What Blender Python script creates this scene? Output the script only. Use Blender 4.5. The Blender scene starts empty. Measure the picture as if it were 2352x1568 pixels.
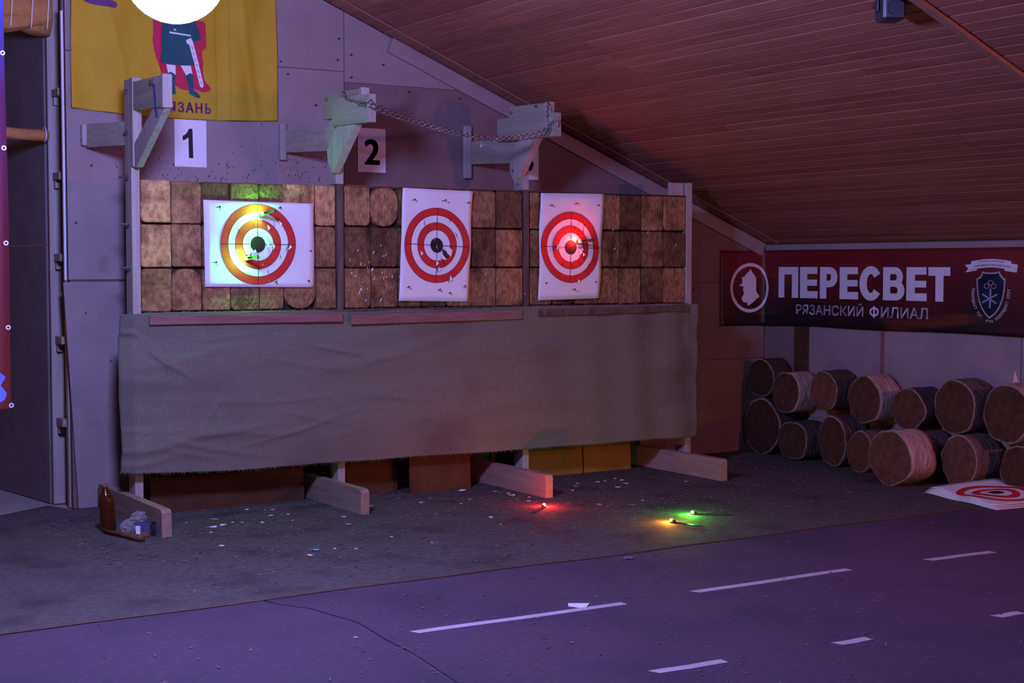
import bpy, bmesh, math, random
from mathutils import Vector, Matrix, noise as mnoise

random.seed(7)
S = bpy.context.scene
COL = S.collection

# ------------------------------------------------------------------ camera
cam_d = bpy.data.cameras.new('camera')
cam_d.sensor_width = 36.0
cam_d.lens = 36.0 * 3407.0 / 2352.0
cam_d.clip_end = 100
cam = bpy.data.objects.new('camera', cam_d)
COL.objects.link(cam)
cam.location = (-2.789, -8.486, 1.488)
cam.rotation_euler = (math.pi / 2 - 0.051, 0, -0.5635)
S.camera = cam

# ------------------------------------------------------------------ world, view
W = bpy.data.worlds.new('world')
S.world = W
W.use_nodes = True
bg = W.node_tree.nodes['Background']
bg.inputs[0].default_value = (1.0, 0.40, 0.33, 1)
bg.inputs[1].default_value = 0.075
S.view_settings.view_transform = 'Standard'
S.view_settings.look = 'None'
S.view_settings.gamma = 1.0
S.view_settings.use_curve_mapping = False
S.view_settings.exposure = 0.0

# ------------------------------------------------------------------ room lamps out of frame (coloured party lamps hung in the hall)
def point(name, loc, col, watts, r=0.08):
    d = bpy.data.lights.new(name, 'POINT')
    d.color = col
    d.energy = watts
    d.shadow_soft_size = r
    o = bpy.data.objects.new(name, d)
    COL.objects.link(o)
    o.location = loc
    return o

def spot(name, loc, to, col, watts, angle, blend=1.0, r=0.1):
    d = bpy.data.lights.new(name, 'SPOT')
    d.color = col
    d.energy = watts
    d.spot_size = math.radians(angle)
    d.spot_blend = blend
    d.shadow_soft_size = r
    o = bpy.data.objects.new(name, d)
    COL.objects.link(o)
    o.location = loc
    o.rotation_euler = (Vector(to) - Vector(loc)).to_track_quat('-Z', 'Y').to_euler()
    return o

LAMP_POS = Vector((-0.834, -3.0, 2.601))
LAMP_R = 0.195
LAMP_L = 380.0
spot('violet_hall_lamp', (1.6, -7.6, 2.9), (1.0, -1.5, 0.7), (0.34, 0.24, 1.0), 190, 110)
spot('magenta_hall_lamp', (4.6, -7.4, 1.9), (3.4, -1.5, 1.6), (1.0, 0.27, 0.16), 300, 115)

# ------------------------------------------------------------------ constants of the room
D = 0.582            # gable wall plane
XC = 5.361           # right wall plane
ZE = 1.663           # eave height
SL = 0.4063          # roof slope
def zroof(x): return ZE + SL * (XC - x)

# ------------------------------------------------------------------ material helper
MATS = {}
def mat(name, c1, c2=None, scale=(1, 1, 1), ns=6.0, detail=6, rough=0.75, bump=0.25, bs=None,
        objcol=False, rand=0.0, metal=0.0, spec=0.3, lo=0.35, hi=0.65, c3=None, c3scale=2.0, c3lo=0.55, c3hi=0.75,
        bdist=0.01):
    m = bpy.data.materials.new(name)
    m.use_nodes = True
    nt = m.node_tree
    N = nt.nodes
    L = nt.links
    b = N['Principled BSDF']
    b.inputs['Roughness'].default_value = rough
    b.inputs['Metallic'].default_value = metal
    b.inputs['Specular IOR Level'].default_value = spec
    tc = N.new('ShaderNodeTexCoord')
    mp = N.new('ShaderNodeMapping')
    mp.inputs['Scale'].default_value = scale
    L.new(tc.outputs['Object'], mp.inputs['Vector'])
    oi = N.new('ShaderNodeObjectInfo')
    vec = mp.outputs['Vector']
    if rand > 0 or objcol:
        mul = N.new('ShaderNodeVectorMath'); mul.operation = 'MULTIPLY_ADD'
        mul.inputs[1].default_value = (1, 1, 1)
        cmb = N.new('ShaderNodeCombineXYZ')
        ms = N.new('ShaderNodeMath'); ms.operation = 'MULTIPLY'; ms.inputs[1].default_value = 37.0
        L.new(oi.outputs['Random'], ms.inputs[0])
        for k in range(3): L.new(ms.outputs[0], cmb.inputs[k])
        L.new(vec, mul.inputs[0]); L.new(cmb.outputs[0], mul.inputs[2])
        vec = mul.outputs[0]
    nz = N.new('ShaderNodeTexNoise')
    nz.inputs['Scale'].default_value = ns
    nz.inputs['Detail'].default_value = detail
    nz.inputs['Roughness'].default_value = 0.62
    L.new(vec, nz.inputs['Vector'])
    cr = N.new('ShaderNodeValToRGB')
    cr.color_ramp.elements[0].position = lo
    cr.color_ramp.elements[1].position = hi
    cr.color_ramp.elements[0].color = (*c1, 1)
    cr.color_ramp.elements[1].color = (*(c2 or c1), 1)
    L.new(nz.outputs['Fac'], cr.inputs['Fac'])
    col = cr.outputs['Color']
    if c3:
        n3 = N.new('ShaderNodeTexNoise')
        n3.inputs['Scale'].default_value = c3scale
        n3.inputs['Detail'].default_value = 5
        L.new(vec, n3.inputs['Vector'])
        r3 = N.new('ShaderNodeMapRange')
        r3.inputs['From Min'].default_value = c3lo
        r3.inputs['From Max'].default_value = c3hi
        L.new(n3.outputs['Fac'], r3.inputs['Value'])
        mx = N.new('ShaderNodeMix'); mx.data_type = 'RGBA'
        L.new(r3.outputs['Result'], mx.inputs['Factor'])
        L.new(col, mx.inputs['A'])
        mx.inputs['B'].default_value = (*c3, 1)
        col = mx.outputs['Result']
    if objcol:
        mx = N.new('ShaderNodeMix'); mx.data_type = 'RGBA'; mx.blend_type = 'MULTIPLY'
        mx.inputs['Factor'].default_value = 1
        L.new(col, mx.inputs['A']); L.new(oi.outputs['Color'], mx.inputs['B'])
        col = mx.outputs['Result']
    if rand > 0:
        hs = N.new('ShaderNodeHueSaturation')
        mr = N.new('ShaderNodeMapRange')
        mr.inputs['To Min'].default_value = 1 - rand
        mr.inputs['To Max'].default_value = 1 + rand
        L.new(oi.outputs['Random'], mr.inputs['Value'])
        L.new(mr.outputs['Result'], hs.inputs['Value'])
        L.new(col, hs.inputs['Color'])
        col = hs.outputs['Color']
    L.new(col, b.inputs['Base Color'])
    if bump > 0:
        nb = N.new('ShaderNodeTexNoise')
        nb.inputs['Scale'].default_value = bs or ns * 3
        nb.inputs['Detail'].default_value = 8
        L.new(vec, nb.inputs['Vector'])
        bp = N.new('ShaderNodeBump')
        bp.inputs['Strength'].default_value = bump
        bp.inputs['Distance'].default_value = bdist
        L.new(nb.outputs['Fac'], bp.inputs['Height'])
        L.new(bp.outputs['Normal'], b.inputs['Normal'])
    MATS[name] = m
    return m

def emit(name, col, strength):
    m = bpy.data.materials.new(name)
    m.use_nodes = True
    N = m.node_tree.nodes
    b = N['Principled BSDF']
    b.inputs['Base Color'].default_value = (*col, 1)
    b.inputs['Emission Color'].default_value = (*col, 1)
    b.inputs['Emission Strength'].default_value = strength
    MATS[name] = m
    return m

# walls, floors
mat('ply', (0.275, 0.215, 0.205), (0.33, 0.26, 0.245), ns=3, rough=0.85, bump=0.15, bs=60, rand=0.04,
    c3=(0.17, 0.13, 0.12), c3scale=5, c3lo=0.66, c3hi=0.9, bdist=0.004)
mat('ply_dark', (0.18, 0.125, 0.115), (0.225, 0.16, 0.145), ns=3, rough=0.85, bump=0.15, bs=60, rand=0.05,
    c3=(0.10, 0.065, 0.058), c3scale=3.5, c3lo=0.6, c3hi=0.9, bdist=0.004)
mat('wall_core', (0.16, 0.11, 0.09), (0.2, 0.14, 0.12), ns=8)
mat('dark_sheet', (0.15, 0.125, 0.13), (0.19, 0.16, 0.165), ns=4, rough=0.8, bump=0.05)
mat('lino', (0.30, 0.30, 0.28), (0.36, 0.35, 0.32), ns=9, rough=0.6)
mat('mat_back', (0.068, 0.056, 0.050), (0.115, 0.095, 0.085), ns=26, detail=8, rough=0.9, bump=0.5, bs=140,
    c3=(0.046, 0.036, 0.032), c3scale=3.0, c3lo=0.5, c3hi=0.75)
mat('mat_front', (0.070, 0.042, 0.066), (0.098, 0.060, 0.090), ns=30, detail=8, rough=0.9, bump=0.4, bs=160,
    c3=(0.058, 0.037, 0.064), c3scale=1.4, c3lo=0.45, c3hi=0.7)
mat('mat_edge', (0.16, 0.075, 0.045), (0.09, 0.05, 0.035), ns=30, bump=0.6)
# timber
mat('pine_z', (0.42, 0.37, 0.33), (0.33, 0.28, 0.24), scale=(14, 14, 1), ns=2.2, rough=0.7, bump=0.15, rand=0.08)
mat('pine_y', (0.37, 0.335, 0.26), (0.29, 0.255, 0.19), scale=(14, 1, 14), ns=2.2, rough=0.7, bump=0.15, rand=0.08)
mat('pine_x', (0.58, 0.45, 0.32), (0.44, 0.33, 0.22), scale=(1, 14, 14), ns=2.2, rough=0.7, bump=0.15, rand=0.08)
mat('old_post', (0.16, 0.105, 0.075), (0.08, 0.052, 0.038), scale=(14, 14, 1.5), ns=2.6, rough=0.85, bump=0.5, rand=0.08)
mat('foot_wood', (0.33, 0.235, 0.175), (0.25, 0.17, 0.12), scale=(14, 1, 14), ns=2.2, rough=0.75, bump=0.2, rand=0.08)
mat('lath', (0.19, 0.088, 0.075), (0.26, 0.135, 0.115), scale=(2, 20, 20), ns=3, rough=0.7, bump=0.3)
mat('ceiling_plank', (0.27, 0.092, 0.062), (0.36, 0.13, 0.088), scale=(9, 0.7, 9), ns=3.0, detail=8, rough=0.5, bump=0.1,
    rand=0.16, c3=(0.10, 0.04, 0.025), c3scale=2.6, c3lo=0.70, c3hi=0.80, spec=0.35)
mat('ceiling_trim', (0.26, 0.125, 0.085), (0.32, 0.155, 0.105), scale=(1, 12, 12), ns=3, rough=0.5, bump=0.1)
mat('ceiling_core', (0.05, 0.03, 0.02), None)
mat('endgrain', (0.50, 0.44, 0.40), (1.12, 1.04, 0.98), scale=(1.3, 1.0, 0.9), ns=26, detail=10, rough=0.85, bump=0.9, bs=45,
    objcol=True, c3=(0.14, 0.10, 0.08), c3scale=5.5, c3lo=0.50, c3hi=0.74, bdist=0.02)
mat('block_gap', (0.030, 0.022, 0.018), None, bump=0)
mat('burlap', (0.135, 0.132, 0.092), (0.185, 0.178, 0.128), scale=(1, 1, 1.0), ns=120, detail=3, rough=0.95, bump=0.35, bs=260,
    c3=(0.12, 0.095, 0.08), c3scale=1.6, c3lo=0.52, c3hi=0.75)
mat('brown_board', (0.055, 0.025, 0.010), (0.085, 0.038, 0.014), ns=6, rough=0.8)
mat('yellow_board', (0.24, 0.125, 0.022), (0.30, 0.165, 0.032), ns=6, rough=0.8)
# paper and print
mat('paper', (0.78, 0.77, 0.77), (0.82, 0.81, 0.81), ns=3, rough=0.8, bump=0.05)
mat('ring_red', (0.58, 0.022, 0.022), (0.64, 0.03, 0.028), ns=20, rough=0.7, bump=0)
mat('ink_black', (0.018, 0.016, 0.02), None, rough=0.6, bump=0)
mat('hole_dark', (0.05, 0.035, 0.03), None, rough=0.9, bump=0)
mat('flag_yellow', (0.50, 0.315, 0.014), (0.56, 0.36, 0.02), ns=4, rough=0.75, bump=0.1, bs=300)
mat('flag_red', (0.50, 0.022, 0.06), (0.56, 0.03, 0.075), ns=9, rough=0.75, bump=0)
mat('flag_green', (0.020, 0.085, 0.10), (0.028, 0.105, 0.12), ns=9, rough=0.75, bump=0)
mat('flag_white', (0.80, 0.78, 0.76), None, rough=0.75, bump=0)
mat('flag_violet', (0.14, 0.05, 0.15), None, rough=0.75, bump=0)
mat('flag_grey', (0.35, 0.35, 0.42), None, rough=0.75, bump=0)
mat('banner_print', (0.020, 0.004, 0.004), (0.20, 0.012, 0.012), scale=(1.2, 1.2, 1.8), ns=1.5, detail=3, rough=0.55, bump=0.02,
    lo=0.36, hi=0.62, c3=(0.30, 0.075, 0.012), c3scale=2.0, c3lo=0.57, c3hi=0.76)
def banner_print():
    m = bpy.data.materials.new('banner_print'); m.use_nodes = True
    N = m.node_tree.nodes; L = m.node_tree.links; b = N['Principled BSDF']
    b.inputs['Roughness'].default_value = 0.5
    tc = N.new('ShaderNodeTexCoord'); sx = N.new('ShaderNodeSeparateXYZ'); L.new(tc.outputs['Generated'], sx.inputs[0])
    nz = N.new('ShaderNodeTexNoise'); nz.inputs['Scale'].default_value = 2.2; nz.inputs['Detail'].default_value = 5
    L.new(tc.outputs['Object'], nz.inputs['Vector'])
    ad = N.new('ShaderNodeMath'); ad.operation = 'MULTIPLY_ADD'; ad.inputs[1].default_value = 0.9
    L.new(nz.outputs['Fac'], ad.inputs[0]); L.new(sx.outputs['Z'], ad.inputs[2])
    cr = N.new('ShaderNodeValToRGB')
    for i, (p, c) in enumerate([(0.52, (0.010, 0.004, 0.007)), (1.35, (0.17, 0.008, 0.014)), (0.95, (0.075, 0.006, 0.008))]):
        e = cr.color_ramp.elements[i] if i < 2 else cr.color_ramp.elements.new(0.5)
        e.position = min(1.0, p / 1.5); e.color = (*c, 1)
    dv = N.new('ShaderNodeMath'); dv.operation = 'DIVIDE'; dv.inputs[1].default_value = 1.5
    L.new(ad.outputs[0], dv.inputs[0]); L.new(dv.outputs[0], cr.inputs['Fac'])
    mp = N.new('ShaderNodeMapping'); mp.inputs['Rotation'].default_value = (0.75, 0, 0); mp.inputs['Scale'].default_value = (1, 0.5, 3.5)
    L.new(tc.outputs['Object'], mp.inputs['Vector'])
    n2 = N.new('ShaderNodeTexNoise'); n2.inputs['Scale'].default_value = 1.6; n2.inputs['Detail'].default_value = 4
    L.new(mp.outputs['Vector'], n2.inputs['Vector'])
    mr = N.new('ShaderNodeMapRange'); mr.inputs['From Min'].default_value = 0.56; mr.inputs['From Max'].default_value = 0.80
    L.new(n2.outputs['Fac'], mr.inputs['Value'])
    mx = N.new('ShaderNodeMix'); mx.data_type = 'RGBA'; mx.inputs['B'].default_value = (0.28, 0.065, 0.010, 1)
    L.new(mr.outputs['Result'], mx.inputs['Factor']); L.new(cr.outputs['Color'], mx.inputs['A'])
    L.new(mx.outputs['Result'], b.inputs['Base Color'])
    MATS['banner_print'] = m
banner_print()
mat('banner_white', (0.72, 0.70, 0.74), None, rough=0.6, bump=0)
mat('shield_blue', (0.004, 0.006, 0.015), (0.010, 0.022, 0.06), ns=9, rough=0.5, bump=0)
mat('shield_rim', (0.40, 0.36, 0.34), (0.5, 0.46, 0.42), ns=40, rough=0.5, bump=0)
mat('side_banner', (0.28, 0.015, 0.035), (0.45, 0.05, 0.04), ns=5, rough=0.5, bump=0.02)
mat('side_banner_blue', (0.10, 0.13, 0.62), (0.16, 0.22, 0.75), ns=4, rough=0.5, bump=0)
def grad_print(name, stops):
    m = bpy.data.materials.new(name); m.use_nodes = True
    N = m.node_tree.nodes; L = m.node_tree.links; b = N['Principled BSDF']
    b.inputs['Roughness'].default_value = 0.45
    tc = N.new('ShaderNodeTexCoord'); sx = N.new('ShaderNodeSeparateXYZ'); L.new(tc.outputs['Generated'], sx.inputs[0])
    nz = N.new('ShaderNodeTexNoise'); nz.inputs['Scale'].default_value = 6; nz.inputs['Detail'].default_value = 4
    L.new(tc.outputs['Object'], nz.inputs['Vector'])
    ad = N.new('ShaderNodeMath'); ad.operation = 'MULTIPLY_ADD'; ad.inputs[1].default_value = 0.14
    L.new(nz.outputs['Fac'], ad.inputs[0]); L.new(sx.outputs['Z'], ad.inputs[2])
    cr = N.new('ShaderNodeValToRGB')
    for i, (p, c) in enumerate(stops):
        e = cr.color_ramp.elements[i] if i < 2 else cr.color_ramp.elements.new(p)
        e.position = p; e.color = (*c, 1)
    L.new(ad.outputs[0], cr.inputs['Fac']); L.new(cr.outputs['Color'], b.inputs['Base Color'])
    MATS[name] = m
grad_print('side_print', [(0.05, (0.14, 0.014, 0.014)), (1.0, (0.06, 0.10, 0.50)), (0.45, (0.09, 0.010, 0.02)), (0.78, (0.08, 0.02, 0.06)), (0.92, (0.06, 0.05, 0.26))])
mat('steel', (0.55, 0.55, 0.58), (0.40, 0.40, 0.43), ns=20, rough=0.32, metal=1.0, bump=0.02)
mat('dark_steel', (0.10, 0.10, 0.11), (0.16, 0.16, 0.17), ns=20, rough=0.4, metal=0.8, bump=0.02)
mat('rust_nail', (0.10, 0.06, 0.05), None, rough=0.6, metal=0.6, bump=0)
mat('white_trim', (0.66, 0.66, 0.68), None, rough=0.5, bump=0.02)
mat('ochre_fabric', (0.50, 0.22, 0.07), (0.38, 0.16, 0.05), ns=12, rough=0.9, bump=0.4, bs=60)
mat('string', (0.70, 0.68, 0.66), None, rough=0.8, bump=0)
mat('bark', (0.55, 0.45, 0.40), (0.95, 0.85, 0.80), scale=(3, 1, 1), ns=9, detail=10, rough=0.95, bump=1.0, bs=16, objcol=True, bdist=0.03)
mat('bark_rim', (0.20, 0.13, 0.10), (0.36, 0.25, 0.20), ns=40, rough=0.9, bump=0.5)
mat('black_metal', (0.018, 0.02, 0.028), (0.03, 0.033, 0.042), ns=30, rough=0.35, spec=0.5, bump=0.02)
mat('tape', (0.52, 0.46, 0.50), (0.44, 0.39, 0.43), ns=14, rough=0.6, bump=0.05)
mat('scrap_blue', (0.10, 0.32, 0.62), (0.20, 0.42, 0.70), ns=30, rough=0.6, bump=0)
mat('scrap_dull', (0.22, 0.22, 0.30), (0.14, 0.15, 0.25), ns=30, rough=0.6, bump=0)
mat('chips', (0.34, 0.26, 0.21), (0.06, 0.035, 0.03), ns=9, rough=0.9, bump=0)
mat('stick', (0.16, 0.075, 0.03), (0.09, 0.045, 0.02), scale=(2, 12, 12), ns=4, rough=0.7)
mat('carton_blue', (0.03, 0.06, 0.35), None, rough=0.5, bump=0)
mat('carton_brown', (0.16, 0.07, 0.05), (0.22, 0.1, 0.06), ns=40, rough=0.5, bump=0)
mat('jar_dark', (0.010, 0.030, 0.035), None, rough=0.3, bump=0)
mat('marker_ink', (0.05, 0.05, 0.28), None, rough=0.6, bump=0)
mat('grip_tape', (0.02, 0.02, 0.022), None, rough=0.6, bump=0.1)

def core_mat():
    m = bpy.data.materials.new('log_core')
    m.use_nodes = True
    N = m.node_tree.nodes; L = m.node_tree.links
    b = N['Principled BSDF']; b.inputs['Roughness'].default_value = 0.9
    b.inputs['Specular IOR Level'].default_value = 0.15
    tc = N.new('ShaderNodeTexCoord')
    wv = N.new('ShaderNodeTexWave'); wv.wave_type = 'RINGS'; wv.rings_direction = 'X'
    wv.inputs['Scale'].default_value = 14; wv.inputs['Distortion'].default_value = 4
    wv.inputs['Detail'].default_value = 4; wv.inputs['Detail Scale'].default_value = 2
    L.new(tc.outputs['Object'], wv.inputs['Vector'])
    nz = N.new('ShaderNodeTexNoise'); nz.inputs['Scale'].default_value = 22; nz.inputs['Detail'].default_value = 8
    L.new(tc.outputs['Object'], nz.inputs['Vector'])
    ad = N.new('ShaderNodeMath'); ad.operation = 'MULTIPLY_ADD'; ad.inputs[1].default_value = 0.12
    L.new(wv.outputs['Fac'], ad.inputs[0]); L.new(nz.outputs['Fac'], ad.inputs[2])
    cr = N.new('ShaderNodeValToRGB')
    cr.color_ramp.elements[0].position = 0.3; cr.color_ramp.elements[0].color = (0.085, 0.036, 0.022, 1)
    cr.color_ramp.elements[1].position = 0.95; cr.color_ramp.elements[1].color = (0.19, 0.092, 0.052, 1)
    L.new(ad.outputs[0], cr.inputs['Fac'])
    oi = N.new('ShaderNodeObjectInfo')
    mx = N.new('ShaderNodeMix'); mx.data_type = 'RGBA'; mx.blend_type = 'MULTIPLY'; mx.inputs['Factor'].default_value = 1
    L.new(cr.outputs['Color'], mx.inputs['A']); L.new(oi.outputs['Color'], mx.inputs['B'])
    L.new(mx.outputs['Result'], b.inputs['Base Color'])
    bp = N.new('ShaderNodeBump'); bp.inputs['Strength'].default_value = 0.5; bp.inputs['Distance'].default_value = 0.01
    L.new(nz.outputs['Fac'], bp.inputs['Height']); L.new(bp.outputs['Normal'], b.inputs['Normal'])
    MATS['log_core'] = m
core_mat()

def clear_mat(name, col, rough, alpha_like, ior=1.45):
    m = bpy.data.materials.new(name)
    m.use_nodes = True
    b = m.node_tree.nodes['Principled BSDF']
    b.inputs['Base Color'].default_value = (*col, 1)
    b.inputs['Roughness'].default_value = rough
    b.inputs['Transmission Weight'].default_value = alpha_like
    b.inputs['IOR'].default_value = ior
    MATS[name] = m
clear_mat('amber_plastic', (0.12, 0.035, 0.010), 0.10, 0.6)
clear_mat('clear_plastic', (0.92, 0.90, 0.95), 0.15, 0.85, 1.15)

emit('lamp_glow', (0.36, 0.375, 1.08), LAMP_L)
emit('led_green', (0.10, 1.0, 0.05), 60)
emit('led_red', (1.0, 0.09, 0.03), 45)
emit('led_orange', (1.0, 0.38, 0.02), 45)

# ------------------------------------------------------------------ object helpers
def setp(o, parent):
    if parent is not None:
        o.parent = parent
        loc = Vector((0, 0, 0)); p = parent
        o.matrix_parent_inverse = world_m(parent).inverted()

WM = {}
def world_m(o):
    return WM.get(o.name, Matrix.Identity(4))

def finish(name, bm, m, parent=None, smooth=False, color=None):
    me = bpy.data.meshes.new(name)
    bm.normal_update()
    bm.to_mesh(me)
    bm.free()
    if m: me.materials.append(MATS[m])
    if smooth:
        for p in me.polygons: p.use_smooth = True
    o = bpy.data.objects.new(name, me)
    COL.objects.link(o)
    if color: o.color = (*color, 1)
    setp(o, parent)
    WM[o.name] = Matrix.Identity(4)
    return o

def tag(o, label=None, cat=None, group=None, kind=None):
    if label: o['label'] = label
    if cat: o['category'] = cat
    if group: o['group'] = group
    if kind: o['kind'] = kind
    return o

def thing(name, loc, label=None, cat=None, group=None, kind=None):
    o = bpy.data.objects.new(name, None)
    COL.objects.link(o)
    o.location = loc
    o.empty_display_size = 0.1
    WM[o.name] = Matrix.Translation(Vector(loc))
    return tag(o, label, cat, group, kind)

def bm_box(bm, x0, x1, y0, y1, z0, z1, M=None, bev=0.0):
    r = bmesh.ops.create_cube(bm, size=1)
    vs = r['verts']
    T = Matrix.Translation(((x0 + x1) / 2, (y0 + y1) / 2, (z0 + z1) / 2)) @ Matrix.Diagonal((x1 - x0, y1 - y0, z1 - z0, 1))
    bmesh.ops.transform(bm, matrix=T, verts=vs)
    if bev > 0:
        es = list({e for v in vs for e in v.link_edges})
        rb = bmesh.ops.bevel(bm, geom=es, offset=bev, segments=1, affect='EDGES')
        vs = list({v for f in rb['faces'] for v in f.verts} | {v for v in vs if v.is_valid})
    if M is not None: bmesh.ops.transform(bm, matrix=M, verts=vs)
    return vs

def box(name, x0, x1, y0, y1, z0, z1, m, parent=None, bev=0.002, M=None, color=None):
    bm = bmesh.new()
    bm_box(bm, x0, x1, y0, y1, z0, z1, M, bev)
    return finish(name, bm, m, parent, color=color)

def beam(name, a, b, w, h, m, parent=None, bev=0.002, up=(0, 0, 1), color=None):
    """board from a to b; w = thickness across, h = height along 'up' side"""
    a = Vector(a); b = Vector(b)
    y = (b - a).normalized(); u = Vector(up)
    x = y.cross(u).normalized(); z = x.cross(y).normalized()
    M = Matrix((x, y, z)).transposed().to_4x4(); M.translation = (a + b) / 2
    bm = bmesh.new()
    L = (b - a).length
    bm_box(bm, -w / 2, w / 2, -L / 2, L / 2, -h / 2, h / 2, M, bev)
    return finish(name, bm, m, parent, color=color)

def bm_poly(bm, pts, axis, a, b):
    """extrude polygon. axis 'y': pts are (x,z); 'x': pts (y,z); 'z': pts (x,y)"""
    def P(p, t):
        if axis == 'y': return (p[0], t, p[1])
        if axis == 'x': return (t, p[0], p[1])
        return (p[0], p[1], t)
    v0 = [bm.verts.new(P(p, a)) for p in pts]
    v1 = [bm.verts.new(P(p, b)) for p in pts]
    n = len(pts)
    bm.faces.new(v0); bm.faces.new(list(reversed(v1)))
    for i in range(n):
        bm.faces.new((v0[i], v1[i], v1[(i + 1) % n], v0[(i + 1) % n]))
    bmesh.ops.recalc_face_normals(bm, faces=bm.faces[:])

def poly(name, pts, axis, a, b, m, parent=None, color=None):
    bm = bmesh.new(); bm_poly(bm, pts, axis, a, b)
    return finish(name, bm, m, parent, color=color)

def bm_tube(bm, pts, rad, n=8, cap=True):
    pts = [Vector(p) for p in pts]
    rs = rad if isinstance(rad, (list, tuple)) else [rad] * len(pts)
    rings = []
    prev = None
    for i, p in enumerate(pts):
        t = (pts[min(i + 1, len(pts) - 1)] - pts[max(i - 1, 0)]).normalized()
        ref = Vector((0, 0, 1)) if abs(t.z) < 0.9 else Vector((1, 0, 0))
        if prev is not None: ref = prev
        x = t.cross(ref).normalized(); y = x.cross(t).normalized(); prev = y
        rings.append([bm.verts.new(p + rs[i] * (x * math.cos(2 * math.pi * k / n) + y * math.sin(2 * math.pi * k / n))) for k in range(n)])
    for i in range(len(rings) - 1):
        for k in range(n):
            bm.faces.new((rings[i][k], rings[i][(k + 1) % n], rings[i + 1][(k + 1) % n], rings[i + 1][k]))
    if cap:
        bm.faces.new(list(reversed(rings[0]))); bm.faces.new(rings[-1])
    bmesh.ops.recalc_face_normals(bm, faces=bm.faces[:])

def tube(name, pts, rad, m, parent=None, n=8, smooth=True):
    bm = bmesh.new(); bm_tube(bm, pts, rad, n)
    return finish(name, bm, m, parent, smooth)

def bm_lathe(bm, prof, n=24, M=None):
    rings = []
    for r, z in prof:
        rings.append([bm.verts.new((r * math.cos(2 * math.pi * k / n), r * math.sin(2 * math.pi * k / n), z)) for k in range(n)])
    for i in range(len(rings) - 1):
        for k in range(n):
            bm.faces.new((rings[i][k], rings[i][(k + 1) % n], rings[i + 1][(k + 1) % n], rings[i + 1][k]))
    bm.faces.new(list(reversed(rings[0]))); bm.faces.new(rings[-1])
    bmesh.ops.recalc_face_normals(bm, faces=bm.faces[:])
    if M is not None: bmesh.ops.transform(bm, matrix=M, verts=bm.verts[:])

# flat print laid on a surface: 2D polygons -> triangulated, refined, mapped by fn(u,v)->Vector
def flat_print(name, polys, fn, m, parent, maxlen=0.04, tris=None):
    bm = bmesh.new()
    for pts in polys:
        vs = [bm.verts.new((p[0], p[1], 0)) for p in pts]
        try: bm.faces.new(vs)
        except ValueError: pass
    if tris:
        vs2, fs2 = tris
        vv = [bm.verts.new((p[0], p[1], 0)) for p in vs2]
        for f in fs2:
            try: bm.faces.new([vv[i] for i in f])
            except ValueError: pass
    bmesh.ops.triangulate(bm, faces=bm.faces[:])
    for _ in range(6):
        es = [e for e in bm.edges if e.calc_length() > maxlen]
        if not es: break
        bmesh.ops.subdivide_edges(bm, edges=es, cuts=1)
        bmesh.ops.triangulate(bm, faces=bm.faces[:])
    # give the ink layer a hair of thickness by keeping it as a single skin on the carrier surface
    for v in bm.verts: v.co = fn(v.co.x, v.co.y)
    return finish(name, bm, m, parent)

def ring_polys(cx, cz, r0, r1, rx=1.0, n=64):
    out = []
    for k in range(n):
        a = 2 * math.pi * k / n; b = 2 * math.pi * (k + 1) / n
        out.append([(cx + rx * r0 * math.cos(a), cz + r0 * math.sin(a)), (cx + rx * r1 * math.cos(a), cz + r1 * math.sin(a)),
                    (cx + rx * r1 * math.cos(b), cz + r1 * math.sin(b)), (cx + rx * r0 * math.cos(b), cz + r0 * math.sin(b))])
    return out

def disc_poly(cx, cz, r, rx=1.0, n=40):
    return [(cx + rx * r * math.cos(2 * math.pi * k / n), cz + r * math.sin(2 * math.pi * k / n)) for k in range(n)]

def text_tris(txt, offset=0.0, spacing=1.0):
    c = bpy.data.curves.new('tmp_text', 'FONT')
    c.body = txt; c.offset = offset; c.space_character = spacing; c.resolution_u = 6
    o = bpy.data.objects.new('tmp_text', c)
    COL.objects.link(o)
    dg = bpy.context.evaluated_depsgraph_get(); dg.update()
    me = bpy.data.meshes.new_from_object(o.evaluated_get(dg))
    vs = [(v.co.x, v.co.y) for v in me.vertices]
    fs = [tuple(p.vertices) for p in me.polygons]
    bpy.data.objects.remove(o); bpy.data.curves.remove(c); bpy.data.meshes.remove(me)
    return vs, fs

def bold(txt, k=0.02, spacing=1.0):
    vs, fs = text_tris(txt, 0.0, spacing)
    V = []; F = []
    for dx, dy in ((0, 0), (k, 0), (-k, 0), (0, k * 0.6), (0, -k * 0.6), (k * 0.8, k * 0.5), (-k * 0.8, k * 0.5), (k * 0.8, -k * 0.5), (-k * 0.8, -k * 0.5)):
        b_ = len(V)
        V += [(x + dx, y + dy) for x, y in vs]
        F += [tuple(i + b_ for i in f) for f in fs]
    return V, F

def fit(tr, u0, u1, v0, v1):
    vs, fs = tr
    a = min(v[0] for v in vs); b = max(v[0] for v in vs); c = min(v[1] for v in vs); d = max(v[1] for v in vs)
    return [(u0 + (x - a) / (b - a) * (u1 - u0), v0 + (y - c) / (d - c) * (v1 - v0)) for x, y in vs], fs

# ================================================================== STRUCTURE
# ---- floor
fl = box('floor', -9, 9, -11, 4.5, -0.12, -0.008, 'lino', bev=0)
tag(fl, 'pale grey concrete and linoleum floor under the mats', None, kind='structure')

def mat_poly(name, pts, z0, z1, m, label):
    o = poly(name, pts, 'z', z0, z1, m)
    return tag(o, label, 'floor mat')

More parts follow.
